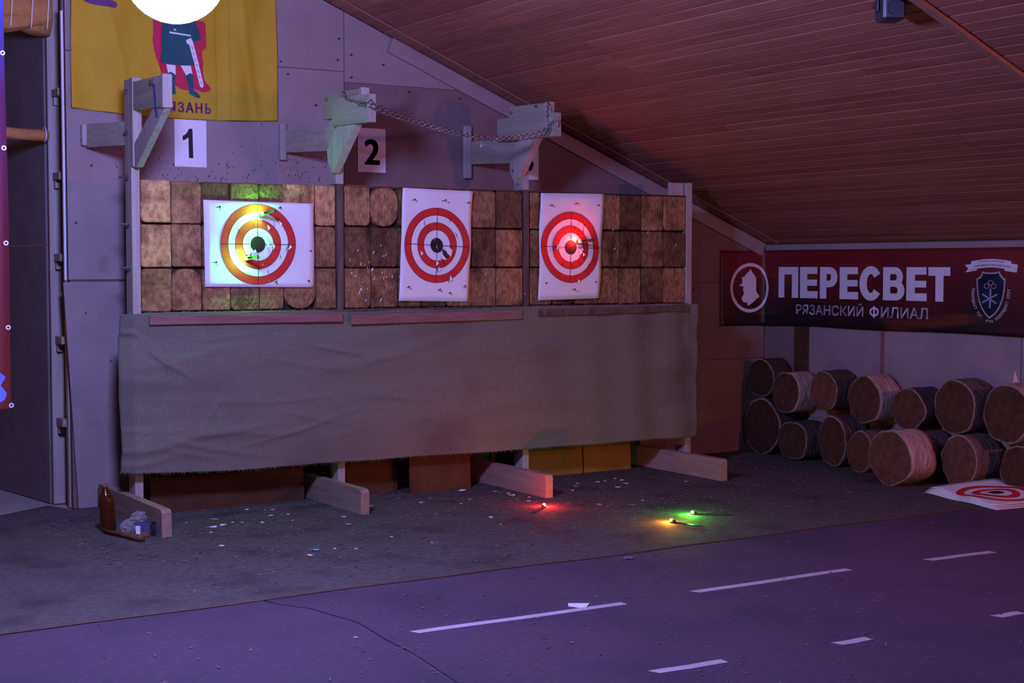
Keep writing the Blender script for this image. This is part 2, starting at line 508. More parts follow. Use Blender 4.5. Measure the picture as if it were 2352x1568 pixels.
def wob(x, k): return 0.012 * math.sin(x * 2.3 + k) + 0.008 * math.sin(x * 6.1 + 2 * k)
back_edge = [(-6 + 0.25 * i, -2.355 + wob(-6 + 0.25 * i, 0.4)) for i in range(48)]
xs = [p for p in back_edge]
bp_ = [(x, y) for x, y in xs] + [(5.75, D - 0.01), (-0.25, D - 0.01), (-0.334, 0.80), (-0.676, 0.584), (-6, -2.9 + 0.6)]
mb = mat_poly('floor_mat', bp_[:-1] + [(-6.0, -2.2)], -0.008, 0.0, 'mat_back', 'dark grey rubber floor mat littered with chips, under the target stand')
# dirt-brown cut edge of the back mat
bm = bmesh.new()
prev = None
for x, y in back_edge:
    a = bm.verts.new((x, y - 0.006 - 0.004 * random.random(), 0.0012)); b = bm.verts.new((x, y + 0.010 + 0.006 * random.random(), 0.0022))
    if prev: bm.faces.new((prev[0], a, b, prev[1]))
    prev = (a, b)
finish('edge_strip', bm, 'mat_edge', mb)
cut = [(-0.232, -2.375), (-0.20, -2.48), (-0.12, -2.62), (-0.09, -2.80), (-0.06, -2.96), (-0.09, -3.25), (-0.10, -3.5), (-0.14, -3.8), (-0.165, -4.0), (-0.25, -4.6), (-0.35, -5.4), (-0.5, -7), (-0.9, -10.5)]
front_l = [(x, y - 0.018) for x, y in back_edge if x < -0.25] + [(x - 0.006, y) for x, y in cut] + [(-6, -10.5)]
front_r = [(x, y - 0.018) for x, y in reversed(back_edge) if x > -0.2] + [(x + 0.006, y) for x, y in cut] + [(5.75, -10.5)]
mat_poly('floor_mat', front_l, -0.008, 0.0, 'mat_front', 'violet-lit smooth floor mat without tape, left of the curved seam')
mat_poly('floor_mat', front_r, -0.008, 0.0, 'mat_front', 'violet-lit smooth floor mat carrying the pale tape strips')

# ---- gable wall behind the stand
wb = thing('wall_back', (2.5, D, 0), 'gable wall of plywood panels behind the target stand', None, kind='structure')
core = [(-0.235, 0), (XC + 0.1, 0), (XC + 0.1, zroof(XC + 0.1)), (-0.235, zroof(-0.235))]
poly('wall_core', core, 'y', D + 0.014, D + 0.06, 'wall_core', wb)
def wpanel(pts, m, y=D):
    o = poly('panel', pts, 'y', y, y + 0.0135, m, wb)
    return o
g = 0.003
def rect(x0, x1, z0, z1):
    q = [(x0 + g, z0 + g), (x1 - g, z0 + g), (x1 - g, z1 - g), (x0 + g, z1 - g)]
    out = []
    fd = lambda p: zroof(p[0]) - g - p[1]
    for i in range(4):                                   # cut the sheet along the roof line
        a_, b_ = q[i], q[(i + 1) % 4]
        da, db = fd(a_), fd(b_)
        if da >= 0: out.append(a_)
        if (da >= 0) != (db >= 0):
            t_ = da / (da - db)
            out.append((a_[0] + (b_[0] - a_[0]) * t_, a_[1] + (b_[1] - a_[1]) * t_))
    return out
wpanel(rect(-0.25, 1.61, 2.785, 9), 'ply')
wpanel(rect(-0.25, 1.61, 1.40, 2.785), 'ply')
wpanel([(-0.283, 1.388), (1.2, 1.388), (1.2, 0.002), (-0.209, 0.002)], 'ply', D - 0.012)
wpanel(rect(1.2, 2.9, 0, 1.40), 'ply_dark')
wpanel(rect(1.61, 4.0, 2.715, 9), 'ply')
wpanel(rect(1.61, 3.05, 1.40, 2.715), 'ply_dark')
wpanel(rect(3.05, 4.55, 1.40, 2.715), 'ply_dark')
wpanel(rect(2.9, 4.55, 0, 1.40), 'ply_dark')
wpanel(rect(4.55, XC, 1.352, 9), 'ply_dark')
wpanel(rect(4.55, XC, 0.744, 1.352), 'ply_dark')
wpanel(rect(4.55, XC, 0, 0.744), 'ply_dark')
# nail heads on the panels
bm = bmesh.new()
for (x, z) in [(-0.205, 2.95), (-0.2, 2.84), (0.12, 2.30), (-0.16, 2.25), (1.2, 2.74), (1.15, 2.82), (1.56, 2.86), (1.57, 3.0), (1.66, 2.75), (1.66, 2.9),
               (1.58, 2.6), (0.25, 2.15), (-0.1, 2.10), (-0.2, 1.75), (-0.15, 1.2), (0.0, 0.9), (1.4, 2.55), (2.1, 2.68), (2.5, 2.66), (1.9, 2.85), (4.62, 1.3), (4.62, 0.8)]:
    bm_box(bm, x - 0.005, x + 0.005, D - 0.015, D + 0.001, z - 0.005, z + 0.005)
finish('nail_heads', bm, 'rust_nail', wb)['kind'] = 'stuff'
bm = bmesh.new()
rp_ = random.Random(13)
for k in range(150):
    x = rp_.uniform(0.05, 1.6); z = 2.02 + abs(rp_.gauss(0, 0.13))
    if z > 2.42: continue
    w_ = rp_.uniform(0.0015, 0.004); h_ = rp_.uniform(0.003, 0.010)
    bm.faces.new([bm.verts.new((x - w_, D - 0.0006, z - h_)), bm.verts.new((x + w_, D - 0.0006, z - h_ * 0.4)), bm.verts.new((x + w_ * 0.6, D - 0.0006, z + h_)), bm.verts.new((x - w_ * 0.8, D - 0.0006, z + h_ * 0.7))])
finish('knife_pits', bm, 'hole_dark', wb)['kind'] = 'stuff'
# board along the roof line
a = Vector((1.95, D - 0.014, zroof(1.95) - 0.06)); b = Vector((XC - 0.03, D - 0.014, zroof(XC - 0.03) - 0.06))
tr1 = beam('trim_1', a, b, 0.024, 0.105, 'ply', bev=0.002)
tag(tr1, 'pale board nailed along the sloping roof line of the gable wall', kind='structure')
# white corner strip at the left edge of the gable wall
tr2 = box('trim_2', -0.276, -0.262, D - 0.016, D + 0.004, 1.40, 3.02, 'white_trim', bev=0.002)
tag(tr2, 'white corner strip on the left edge of the gable wall', kind='structure')

# ---- open timber frame at the end of the gable wall
fr = thing('wall_frame', (-0.25, 0.72, 0), 'open timber end frame of the gable wall with short rungs', None, kind='structure')
box('stud', -0.290, -0.205, 0.830, 0.855, 0, 3.3, 'pine_z', fr)
box('stud', -0.245, -0.205, D + 0.062, D + 0.10, 0, 3.3, 'pine_z', fr)
for z in (2.56, 2.05, 1.55, 1.04, 0.53):
    box('rung', -0.268, -0.205, D + 0.104, 0.829, z - 0.035, z + 0.012, 'pine_y', fr)
    box('rung_block', -0.262, -0.232, 0.790, 0.829, z - 0.085, z - 0.036, 'pine_z', fr)

# ---- dark side wall beyond the opening
wl = thing('wall_left', (-0.3, 0.9, 0), 'dark sheeted side wall receding beyond the opening', None, kind='structure')
A = Vector((-0.30, 0.885, 0)); Bv = Vector((-0.75, 4.0, 0)); dv = (Bv - A).normalized(); nv = Vector((dv.y, -dv.x, 0))
for z0, z1 in ((0.0, 1.615), (1.62, 3.5)):
    bm = bmesh.new()
    q = [A, Bv, Bv + nv * 0.02, A + nv * 0.02]
    v0 = [bm.verts.new((p.x, p.y, z0)) for p in q]; v1 = [bm.verts.new((p.x, p.y, z1)) for p in q]
    bm.faces.new(v0); bm.faces.new(v1[::-1])
    for i in range(4): bm.faces.new((v0[i], v1[i], v1[(i + 1) % 4], v0[(i + 1) % 4]))
    bmesh.ops.recalc_face_normals(bm, faces=bm.faces[:])
    finish('sheet', bm, 'dark_sheet', wl)

# ---- right wall
wr = thing('wall_right', (XC, -2, 0), 'low plywood side wall under the sloping ceiling', None, kind='structure')
box('wall_core', XC + 0.014, XC + 0.08, -10.5, D + 0.06, 0, ZE + 0.02, 'wall_core', wr, bev=0)
ys = [D, 0.224, 0.067, -0.709, -1.95, -3.2, -4.5, -6.0, -8.0, -10.5]
for i in range(len(ys) - 1):
    if i == 1: continue
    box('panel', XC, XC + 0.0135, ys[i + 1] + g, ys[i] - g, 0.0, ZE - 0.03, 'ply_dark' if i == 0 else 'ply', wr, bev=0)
box('stud_board', XC - 0.012, XC + 0.0135, 0.070, 0.221, 0.0, ZE - 0.03, 'brown_board', wr)
box('cover_strip', XC - 0.010, XC, -0.725, -0.694, 0.0, ZE - 0.03, 'lath', wr)
tr3 = box('trim_3', XC - 0.022, XC, -10.5, D - 0.03, ZE - 0.052, ZE - 0.008, 'ply', bev=0.002)
tag(tr3, 'pale batten along the eave above the red banner', kind='structure')

# ---- ceiling of narrow planks
ce = thing('ceiling', (3.0, -3.0, zroof(3.0)), 'sloping ceiling of narrow varnished pine planks', None, kind='structure')
ang = math.atan(SL); ca = math.cos(ang); sa = math.sin(ang)
MC = Matrix(((-ca, 0, sa), (0, 1, 0), (sa, 0, ca))).to_4x4()   # local x = up the slope, y = world y, z = outward (up)
MC = Matrix(((-ca, 0, sa, XC), (0, 1, 0, 0), (sa, 0, ca, ZE), (0, 0, 0, 1)))
box('ceiling_core', -0.2, 7.2, -9.5, D + 0.06, 0.0165, 0.06, 'ceiling_core', ce, bev=0, M=MC)
PW = 0.085
rc = random.Random(3)
for j in range(83):
    s0 = j * PW + 0.0; s1 = s0 + PW - 0.0045
    cuts = [D]
    y = D
    k = rc.choice([1.6, 2.4, 3.2, 4.06, 4.06])
    cuts.append(D - k)
    if k < 4.0: cuts.append(-3.48)
    cuts.append(-3.48 - rc.choice([2.0, 3.0])); cuts.append(-9.4)
    for q in range(len(cuts) - 1):
        box('plank', s0, s1, cuts[q + 1] + 0.001, cuts[q] - 0.001, rc.uniform(0, 0.0015), 0.016, 'ceiling_plank', ce, bev=0.004, M=MC)
tr4 = box('trim_4', 0.02, 6.3, -3.505, -3.455, -0.022, -0.0005, 'ceiling_trim', bev=0.003, M=MC)
tag(tr4, 'round-edged batten running up the slope across the ceiling planks', kind='structure')
tr5 = box('trim_5', 0.02, 6.3, 0.385, 0.405, -0.010, -0.0005, 'ceiling_trim', bev=0.002, M=MC)
tag(tr5, 'thin cover lath on the ceiling close to the gable wall', kind='structure')

# ================================================================== THE TARGET STAND
st = thing('target_stand', (2.0, 0.1, 0), 'long timber knife throwing stand faced with three rows of end-grain blocks', 'target stand')
POSTS = [(-0.04, 0.01, 2.57), (1.27, 1.32, 2.40), (2.66, 2.71, 2.40), (4.075, 4.13, 2.09)]
BACK = box('backing', 0.012, 4.073, 0.05, 0.29, 1.214, 1.985, 'block_gap', st, bev=0)
for i, (x0, x1, zt) in enumerate(POSTS):
    if i in (0, 3):
        p = box('post', x0, x1, 0.0, 0.115, 0.0, zt, 'pine_z', st, bev=0.003)
    else:
        p = box('post', x0, x1, 0.0, 0.115, 2.0, zt, 'pine_z', st, bev=0.003)
        box('post', x0 + 0.004, x1 - 0.004, -0.012, 0.05, 1.20, 1.999, 'old_post', st, bev=0.006)
        box('post', x0, x1, 0.0, 0.115, 0.0, 1.20, 'pine_z', st, bev=0.003)
    if i == 0: post1 = p
# outer strip, arm and brace of the left post
box('post_strip', -0.043, 0.012, -0.045, -0.001, 2.06, 2.572, 'pine_z', st, bev=0.003)
def side_poly(name, pts, x0, x1, m, parent=st):
    return poly(name, pts, 'x', x0, x1, m, parent)
side_poly('arm', [(-0.046, 2.545), (-0.545, 2.532), (-0.545, 2.36), (-0.046, 2.385)], -0.038, 0.004, 'pine_y')
box('arm_end', -0.048, 0.006, -0.585, -0.546, 2.350, 2.534, 'pine_z', st, bev=0.003)
side_poly('brace', [(-0.565, 2.347), (-0.36, 2.357), (-0.046, 2.19), (-0.046, 2.06), (-0.075, 2.055)], -0.034, 0.006, 'pine_z')
poly('pen_mark', [(-0.395, 2.49), (-0.425, 2.49), (-0.465, 2.31), (-0.435, 2.31)], 'x', -0.0395, -0.0381, 'marker_ink', st)
# bolts through the posts
def bolt(x, y, z, L, parent):
    bm = bmesh.new()
    bm_tube(bm, [(x, y, z), (x - L, y, z)], 0.006, 8)
    bm_tube(bm, [(x, y, z), (x - 0.018, y, z)], 0.015, 6)
    bm_tube(bm, [(x - 0.001, y, z), (x - 0.004, y, z)], 0.020, 12)
    finish('bolt', bm, 'steel', parent, False)
for z in (2.005, 1.73, 1.475): bolt(-0.041, 0.05, z, 0.055, post1)
bolt(-0.041, 0.055, 2.50, 0.02, post1); bolt(-0.041, 0.055, 2.265, 0.02, post1)
bolt(-0.039, -0.40, 2.505, 0.018, post1)
# ties to the wall with cleats
def tie(xc, xp, z0, z1, cz0, cz1, cw):
    beam('tie', (xc, D - 0.045, (z0 + z1) / 2), (xp, 0.116, (z0 + z1) / 2 - 0.012), 0.03, z1 - z0, 'pine_y', st)
    box('cleat', xc - cw - 0.01, xc - 0.005, D - 0.045, D - 0.013, cz0, cz1, 'pine_z', st, bev=0.006)
tie(-0.125, -0.02, 2.205, 2.345, 2.215, 2.345, 0.030)
tie(1.178, 1.29, 2.225, 2.375, 2.175, 2.415, 0.04)
tie(2.585, 2.68, 2.20, 2.36, 2.10, 2.47, 0.055)
# double arm boards and braces on the two middle posts
def head(x0, ya, yb, y2a, y2b, zb0, zb1, z2a, z2b, bt):
    side_poly('arm', [(ya, zb1), (yb, zb1 - 0.012), (yb, zb0 - 0.012), (ya, zb0)], x0, x0 + 0.045, 'pine_y')
    box('arm_end', x0 - 0.004, x0 + 0.05, yb - 0.036, yb - 0.001, zb0 + 0.005, zb1 - 0.006, 'pine_z', st, bev=0.003)
    side_poly('arm_board', [(y2a, z2b), (y2b, z2b - 0.014), (y2b, z2a - 0.014), (y2a, z2a)], x0 - 0.052, x0 - 0.005, 'pine_y')
    side_poly('brace', bt, x0 - 0.037, x0 + 0.015, 'pine_z')
head(1.268, 0.185, -0.335, -0.053, -0.560, 2.415, 2.572, 2.353, 2.519, [(-0.096, 2.350), (-0.340, 2.343), (-0.024, 2.066), (0.045, 2.14), (0.052, 2.212)])
head(2.655, 0.160, -0.280, 0.238, -0.474, 2.42, 2.572, 2.340, 2.492, [(-0.029, 2.338), (-0.227, 2.333), (0.036, 2.044), (0.10, 2.12), (0.100, 2.186)])
for (x, y, z) in [(1.264, 0.125, 2.535), (1.237, 0.07, 2.165), (2.65, 0.13, 2.53), (2.65, -0.18, 2.545), (2.622, 0.06, 2.13)]:
    bm = bmesh.new(); bm_tube(bm, [(x, y, z), (x - 0.01, y, z)], 0.011, 8)
    finish('bolt_head', bm, 'steel', st)
# top board at the right post
box('post_board', 3.94, 4.066, 0.02, 0.05, 1.99, 2.088, 'pine_z', st)
box('top_strip', 1.33, 4.07, -0.004, 0.06, 1.990, 1.997, 'dark_steel', st, bev=0.001)
# feet
for i, (xr, y0) in enumerate([(-0.046, -0.64), (1.209, -0.555), (2.497, -0.612), (3.941, -0.63)]):
    bm = bmesh.new()
    pr = [(y0, 0.0), (y0, 0.132), (y0 + 0.012, 0.146), (y0 + 0.03, 0.150), (D - 0.06, 0.150), (D - 0.06, 0.0)]
    bm_poly(bm, pr, 'x', xr - 0.056, xr)
    finish('foot', bm, 'foot_wood', st)
# end-grain blocks
TONE = [
 [[.95, .62, .20, .34, .30, .86, .80], [.62, .56, .25, .40, .40, .46, .20], [.48, .42, .4, .46, .16, .58, .52]],
 [[.88, .60, .45, .4, .4, .42, .46], [.24, .20, .24, .30, .3, .20, .52], [.40, .28, .30, .36, .18, .36, .22]],
 [[.50, .58, .52, .40, .48, .46, .40], [.46, .40, .42, .13, .48, .46, .52], [.40, .30, .34, .42, .46, .24, .5]],
]
BAYS = [
 [0.012, 0.196, 0.384, 0.562, 0.752, 0.909, 1.128, 1.268],
 [1.324, 1.508, 1.708, 1.87, 2.06, 2.25, 2.449, 2.658],
 [2.714, 2.90, 3.09, 3.29, 3.479, 3.672, 3.868, 4.073],
]
ROWZ = [(1.737, 1.992), (1.477, 1.735), (1.217, 1.475)]
rb = random.Random(11)
def block(x0, x1, z0, z1, tone, round_b=False, round_t=False):
    x0 += rb.uniform(0.0015, 0.004); x1 -= rb.uniform(0.0015, 0.004); z0 += rb.uniform(0.001, 0.006); z1 -= rb.uniform(0.001, 0.006)
    pts = []
    w = x1 - x0
    def corner(cx, cz, sx, sz, r, a0):
        for k in range(5):
            a = a0 + math.pi / 2 * k / 4
            pts.append((cx + r * math.cos(a) - sx * r, cz + r * math.sin(a) - sz * r))
    rr = [rb.choice([0.006, 0.01, 0.014, 0.03]) for _ in range(4)]
    if round_b: rr[2] = rr[3] = w * 0.46
    if round_t: rr[0] = rr[1] = w * 0.42
    corner(x1, z1, 1, 1, rr[0], 0)
    corner(x0, z1, -1, 1, rr[1], math.pi / 2)
    corner(x0, z0, -1, -1, rr[2], math.pi)
    corner(x1, z0, 1, -1, rr[3], 3 * math.pi / 2)
    dep = rb.uniform(-0.006, 0.010)
    bm = bmesh.new()
    v1 = [bm.verts.new((p[0], 0.055, p[1])) for p in pts]
    v0 = [bm.verts.new((p[0], dep + 0.006, p[1])) for p in pts]
    cx = (x0 + x1) / 2; cz = (z0 + z1) / 2
    vf = [bm.verts.new((cx + (p[0] - cx) * 0.95, dep, cz + (p[1] - cz) * 0.96)) for p in pts]
    n = len(pts)
    for i in range(n):
        j = (i + 1) % n
        bm.faces.new((v0[i], v0[j], v1[j], v1[i])); bm.faces.new((vf[i], vf[j], v0[j], v0[i]))
    bm.faces.new(vf)
    bmesh.ops.recalc_face_normals(bm, faces=bm.faces[:])
    h = rb.uniform(-0.03, 0.03)
    tone = 0.07 + 0.80 * tone ** 1.3
    col = (tone * (0.98 + h) , tone * (0.57 + h * 0.5), tone * 0.27)
    finish('block', bm, 'endgrain', st, color=col)
for bi, xs_ in enumerate(BAYS):
    for r, (z0, z1) in enumerate(ROWZ):
        for c in range(7):
            j0 = 0 if c == 0 else rb.uniform(-0.012, 0.012) * (r > 0)
            block(xs_[c], xs_[c + 1], z0, z1, TONE[r][bi][c],
                  round_b=((bi, r, c) in {(1, 0, 1), (0, 2, 5)}), round_t=((bi, r, c) in {(1, 0, 1), (2, 1, 1), (0, 2, 1)}))
# chewed ledge and laths under the blocks
box('ledge', 0.012, 4.073, -0.028, 0.05, 1.196, 1.214, 'old_post', st, bev=0.005)
beam('lath', (0.03, -0.082, 1.172), (1.268, -0.082, 1.166), 0.012, 0.055, 'lath', st, up=(0, 0, 1))
beam('lath', (1.325, -0.082, 1.150), (2.60, -0.082, 1.160), 0.012, 0.062, 'lath', st)
beam('lath', (2.74, -0.082, 1.168), (4.02, -0.082, 1.182), 0.012, 0.045, 'old_post', st)
# fuzz of torn fibres and splinters on the ledge
bm = bmesh.new()
rf = random.Random(5)
for k in range(420):
    x = rf.uniform(0.02, 4.05); p0 = Vector((x, rf.uniform(-0.03, 0.0), 1.214)); 
    p1 = p0 + Vector((rf.uniform(-0.03, 0.03), rf.uniform(-0.012, 0.01), rf.uniform(0.0, 0.022)))
    w = 0.0012
    q = [bm.verts.new(p0 + Vector((0, 0, -w))), bm.verts.new(p1), bm.verts.new(p0 + Vector((0, 0, w)))]
    bm.faces.new(q)
finish('splinters', bm, 'chips', st)['kind'] = 'stuff'

bm = bmesh.new()
for k in range(46):
    x = rf.gauss(1.48, 0.13); z = rf.gauss(1.42, 0.12)
    if k % 4 == 0: x = rf.uniform(1.35, 4.0); z = rf.uniform(1.23, 1.75)
    if not (1.23 < z < 1.95) or not (1.33 < x < 4.05): continue
    L = rf.uniform(0.004, 0.016); w = rf.uniform(0.0012, 0.0035); t_ = rf.uniform(-0.2, 0.6)
    dx, dz = math.sin(t_) * L, math.cos(t_) * L
    bm.faces.new([bm.verts.new((x - dx, -0.010, z - dz)), bm.verts.new((x + w, -0.014, z)), bm.verts.new((x + dx, -0.012, z + dz)), bm.verts.new((x - w, -0.010, z))])
finish('paper_slivers', bm, 'paper', st)['kind'] = 'stuff'

# ---- burlap sheet
CREASE = []
_rc = random.Random(31)
for _k in range(40):
    CREASE.append((_rc.uniform(-0.1, 3.0), _rc.uniform(0.32, 1.12), _rc.uniform(0.15, 0.55), _rc.uniform(-0.25, 0.25), _rc.uniform(0.014, 0.032), _rc.uniform(0.003, 0.009)))
CREASE += [(0.02, 1.02, 0.16, -1.1, 0.016, 0.020), (0.16, 0.90, 0.16, -0.6, 0.016, 0.014), (0.42, 0.62, 0.10, 1.5, 0.02, 0.012)]
def cloth_y(x, z):
    y = -0.068
    for (cx, cz, hw, slp, wd, am) in CREASE:
        q = (x - cx) / hw
        if abs(q) < 1.6:
            y -= am * math.exp(-q * q * 1.6) * math.exp(-((z - cz - slp * (x - cx) - 0.05 * q * q * hw) / wd) ** 2)
    t = mnoise.noise(Vector((x * 1.1, z * 6.0, 0.3)))
    y -= 0.014 * t
    y -= 0.006 * mnoise.noise(Vector((x * 3.0, z * 2.5, 4.1)))
    y -= 0.0075 * math.sin(z * 34 + 3.0 * math.sin(x * 1.7) + x * 1.5) * max(0.0, mnoise.noise(Vector((x * 0.9, z * 1.4, 8.0))) + 0.25)
    e = max(0.0, (x - 2.8)) * 0.018 * math.sin(x * 17 + z * 1.5)
    d = max(0.0, (0.55 - x)) * 0.022 * math.sin((z - 0.55 * x) * 13 + x * 4)
    return min(y + e * 0.6 + d * 0.9, -0.050) - 0.004 * max(0.0, 0.5 - z)
bm = bmesh.new()
NX, NZ = 240, 130
rows = []
for i in range(NX + 1):
    u = -0.16 + (4.145 + 0.16) * i / NX
    col = []
    for k in range(NZ + 1):
        t = k / NZ
        ztop = 1.212 - 0.012 * math.exp(-((u - 1.3) / 0.25) ** 2) - 0.012 * max(0, 1 - abs(u - 2.0) / 0.7) + 0.008 * mnoise.noise(Vector((u * 3, 0, 0)))
        zbot = 0.262 - 0.005 * u + 0.010 * mnoise.noise(Vector((u * 2.2, 1.3, 0))) + 0.02 * (1 - min(1, (u + 0.16) / 0.4))
        z = ztop + (zbot - ztop) * t
        if u < -0.05:                                   # wraps round the left post
            wv = (-0.05 - u)
            x = -0.052 - 0.085 * min(1, wv / 0.11) * (0.9 + 0.1 * math.sin(z * 9)); y = cloth_y(-0.05, z) + wv * 0.55
        else:
            x = u; y = cloth_y(u, z)
        col.append((x, y, z))
    rows.append(col)
v0 = [[bm.verts.new(p) for p in col] for col in rows]
v1 = [[bm.verts.new((p[0], p[1] + 0.004, p[2])) for p in col] for col in rows]
for i in range(NX):
    for k in range(NZ):
        bm.faces.new((v0[i][k], v0[i][k + 1], v0[i + 1][k + 1], v0[i + 1][k]))
        bm.faces.new((v1[i][k], v1[i + 1][k], v1[i + 1][k + 1], v1[i][k + 1]))
    bm.faces.new((v0[i][NZ], v1[i][NZ], v1[i + 1][NZ], v0[i + 1][NZ])); bm.faces.new((v0[i][0], v0[i + 1][0], v1[i + 1][0], v1[i][0]))
for k in range(NZ):
    bm.faces.new((v0[0][k], v1[0][k], v1[0][k + 1], v0[0][k + 1])); bm.faces.new((v0[NX][k], v0[NX][k + 1], v1[NX][k + 1], v1[NX][k]))
cl = finish('burlap_sheet', bm, 'burlap', None, True)
tag(cl, 'grey-green burlap sheet hanging below the end-grain blocks', 'cloth')
bm = bmesh.new()
for k in range(700):                                    # frayed hem
    i = rf.randrange(NX); p = Vector(rows[i][NZ]); q = p + Vector((rf.uniform(-0.012, 0.012), rf.uniform(-0.006, 0.004), rf.uniform(-0.022, -0.004)))
    a = bm.verts.new(p + Vector((-0.001, 0, 0.003))); b = bm.verts.new(p + Vector((0.001, 0, 0.003))); c = bm.verts.new(q)
    bm.faces.new((a, b, c))
fr_ = finish('frayed_hem', bm, 'burlap', cl); fr_['kind'] = 'stuff'

# ---- boards stowed under the stand
def stow(x0, x1, y, h, m, label, lean=0.04):
    bm = bmesh.new()
    pts = [(y, 0.0), (y + 0.016, 0.0), (y + 0.016 + lean, h), (y + lean, h)]
    bm_poly(bm, pts, 'x', x0, x1)
    o = finish('stowed_board', bm, m, None)
    tag(o, label, 'board')
stow(0.10, 1.10, 0.14, 0.62, 'brown_board', 'dark brown board stowed under the left bay of the stand')
stow(1.36, 1.78, 0.16, 0.60, 'brown_board', 'dark brown board stowed just right of the second foot')
stow(1.80, 2.26, 0.02, 0.60, 'brown_board', 'orange-brown board stowed under the middle bay of the stand')
stow(2.76, 3.30, 0.20, 0.62, 'yellow_board', 'ochre yellow board stowed right of the third foot, left one of two')
stow(3.32, 3.74, 0.21, 0.62, 'yellow_board', 'ochre yellow board stowed nearest the fourth foot')

# ================================================================== TARGET SHEETS
def sheet_target(cx, cz, corners, rot, bl, label, nails, tears, seed):
    root = thing('target_sheet', (cx, -0.02, cz), label, 'target')
    r_ = random.Random(seed)
    c0, c1, c2, c3 = [Vector((p[0], p[1])) for p in corners]   # TL TR BR BL
    def bulge(x, z):
        return -0.022 + 0.004 * math.sin(x * 9 + seed) - 0.004 * math.cos(z * 11 + seed) - 0.0035 * math.sin((x + z) * 15)
    bm = bmesh.new()
    n = 18
    G = []
    for i in range(n + 1):
        row = []
        for k in range(n + 1):
            u, v = i / n, k / n
            p = (c0 * (1 - u) + c1 * u) * (1 - v) + (c3 * (1 - u) + c2 * u) * v
            row.append((p.x, bulge(p.x, p.y), p.y))
        G.append(row)
    f0 = [[bm.verts.new(p) for p in r] for r in G]; f1 = [[bm.verts.new((p[0], p[1] + 0.002, p[2])) for p in r] for r in G]
    for i in range(n):
        for k in range(n):
            bm.faces.new((f0[i][k], f0[i][k + 1], f0[i + 1][k + 1], f0[i + 1][k])); bm.faces.new((f1[i][k], f1[i + 1][k], f1[i + 1][k + 1], f1[i][k + 1]))
        bm.faces.new((f0[i][n], f1[i][n], f1[i + 1][n], f0[i + 1][n])); bm.faces.new((f0[i][0], f0[i + 1][0], f1[i + 1][0], f1[i][0]))
        bm.faces.new((f0[0][i], f1[0][i], f1[0][i + 1], f0[0][i + 1])); bm.faces.new((f0[n][i], f0[n][i + 1], f1[n][i + 1], f1[n][i]))
    finish('paper', bm, 'paper', root, True)
    def fn(off):
        return lambda x, z: Vector((x, bulge(x, z) - off, z))
    R = 0.2435
    for (a, b) in ((0.61, 0.415), (1.0, 0.805)):
        o = flat_print('red_ring', ring_polys(cx, cz, R * b, R * a), fn(0.0020), 'ring_red', root, 0.035)
    flat_print('bullseye', [disc_poly(cx, cz, R * 0.20)], fn(0.0020), 'ink_black', root, 0.03)
    ln = []
    for q in (0.415, 0.61, 0.805, 1.0): ln += ring_polys(cx, cz, R * q - 0.0012, R * q + 0.0012)
    w = 0.0018
    cr_, sr_ = math.cos(rot), math.sin(rot)
    def rr(x, z): return (cx + x * cr_ - z * sr_, cz + x * sr_ + z * cr_)
    for s in (1, -1):
        segs = 6
        for q in range(segs):
            a = s * R * (0.2 + 0.8 * q / segs); b = s * R * (0.2 + 0.8 * (q + 1) / segs)
            ln.append([rr(a, -w), rr(b, -w), rr(b, w), rr(a, w)])
            ln.append([rr(-w, a), rr(w, a), rr(w, b), rr(-w, b)])
    flat_print('print_lines', ln, fn(0.0030), 'ink_black', root, 0.05)
    # knife cuts: dark slits and lifted paper flaps
    bm = bmesh.new(); bf = bmesh.new()
    for k in range(tears):
        a = r_.uniform(0, 2 * math.pi); d = R * r_.uniform(0.15, 0.98)
        x = cx + d * math.cos(a) * 0.8 + 0.03; z = cz + d * math.sin(a) - 0.03
        L = r_.uniform(0.010, 0.032); t = r_.uniform(-0.5, 0.5); wd = r_.uniform(0.0012, 0.003)
        y = bulge(x, z) - 0.0042
        dx, dz = math.sin(t), math.cos(t)
        bm.faces.new([bm.verts.new((x - dx * L, y, z - dz * L)), bm.verts.new((x + dz * wd, y, z - dx * wd)), bm.verts.new((x + dx * L, y, z + dz * L)), bm.verts.new((x - dz * wd, y, z + dx * wd))])
        if r_.random() < 0.55:
            bf.faces.new([bf.verts.new((x - dx * L * .8, y, z - dz * L * .8)), bf.verts.new((x + dx * L * .8, y, z + dz * L * .8)), bf.verts.new((x + dz * 0.012 * r_.choice((-1, 1)), y - r_.uniform(0.006, 0.016), z))])
    finish('cut_marks', bm, 'hole_dark', root)['kind'] = 'stuff'
    finish('torn_flaps', bf, 'paper', root)['kind'] = 'stuff'
    for (x, z, L, dx, dz) in nails:
        y = bulge(x, z)
        bm = bmesh.new()
        tip = Vector((x + dx, y - L, z + dz))
        bm_tube(bm, [(x, y + 0.01, z), tip], 0.0022, 6)
        d = (tip - Vector((x, y, z))).normalized()
        bm_tube(bm, [tip, tip + d * 0.003], 0.006, 8)
        finish('nail', bm, 'rust_nail', root)
    return root
sheet_target(0.732, 1.618, [(0.386, 1.880), (1.101, 1.872), (1.100, 1.354), (0.392, 1.362)], 0.0, 0,
             'white target sheet laid sideways, lit green, under number 1', 
             [(0.47, 1.838, 0.05, 0, 0), (0.447, 1.508, 0.045, 0, 0), (0.87, 1.84, 0.03, 0, 0.004), (0.84, 1.385, 0.03, 0, 0.006), (1.06, 1.39, 0.02, 0, 0.006), (1.075, 1.58, 0.004, 0, 0)], 26, 1)
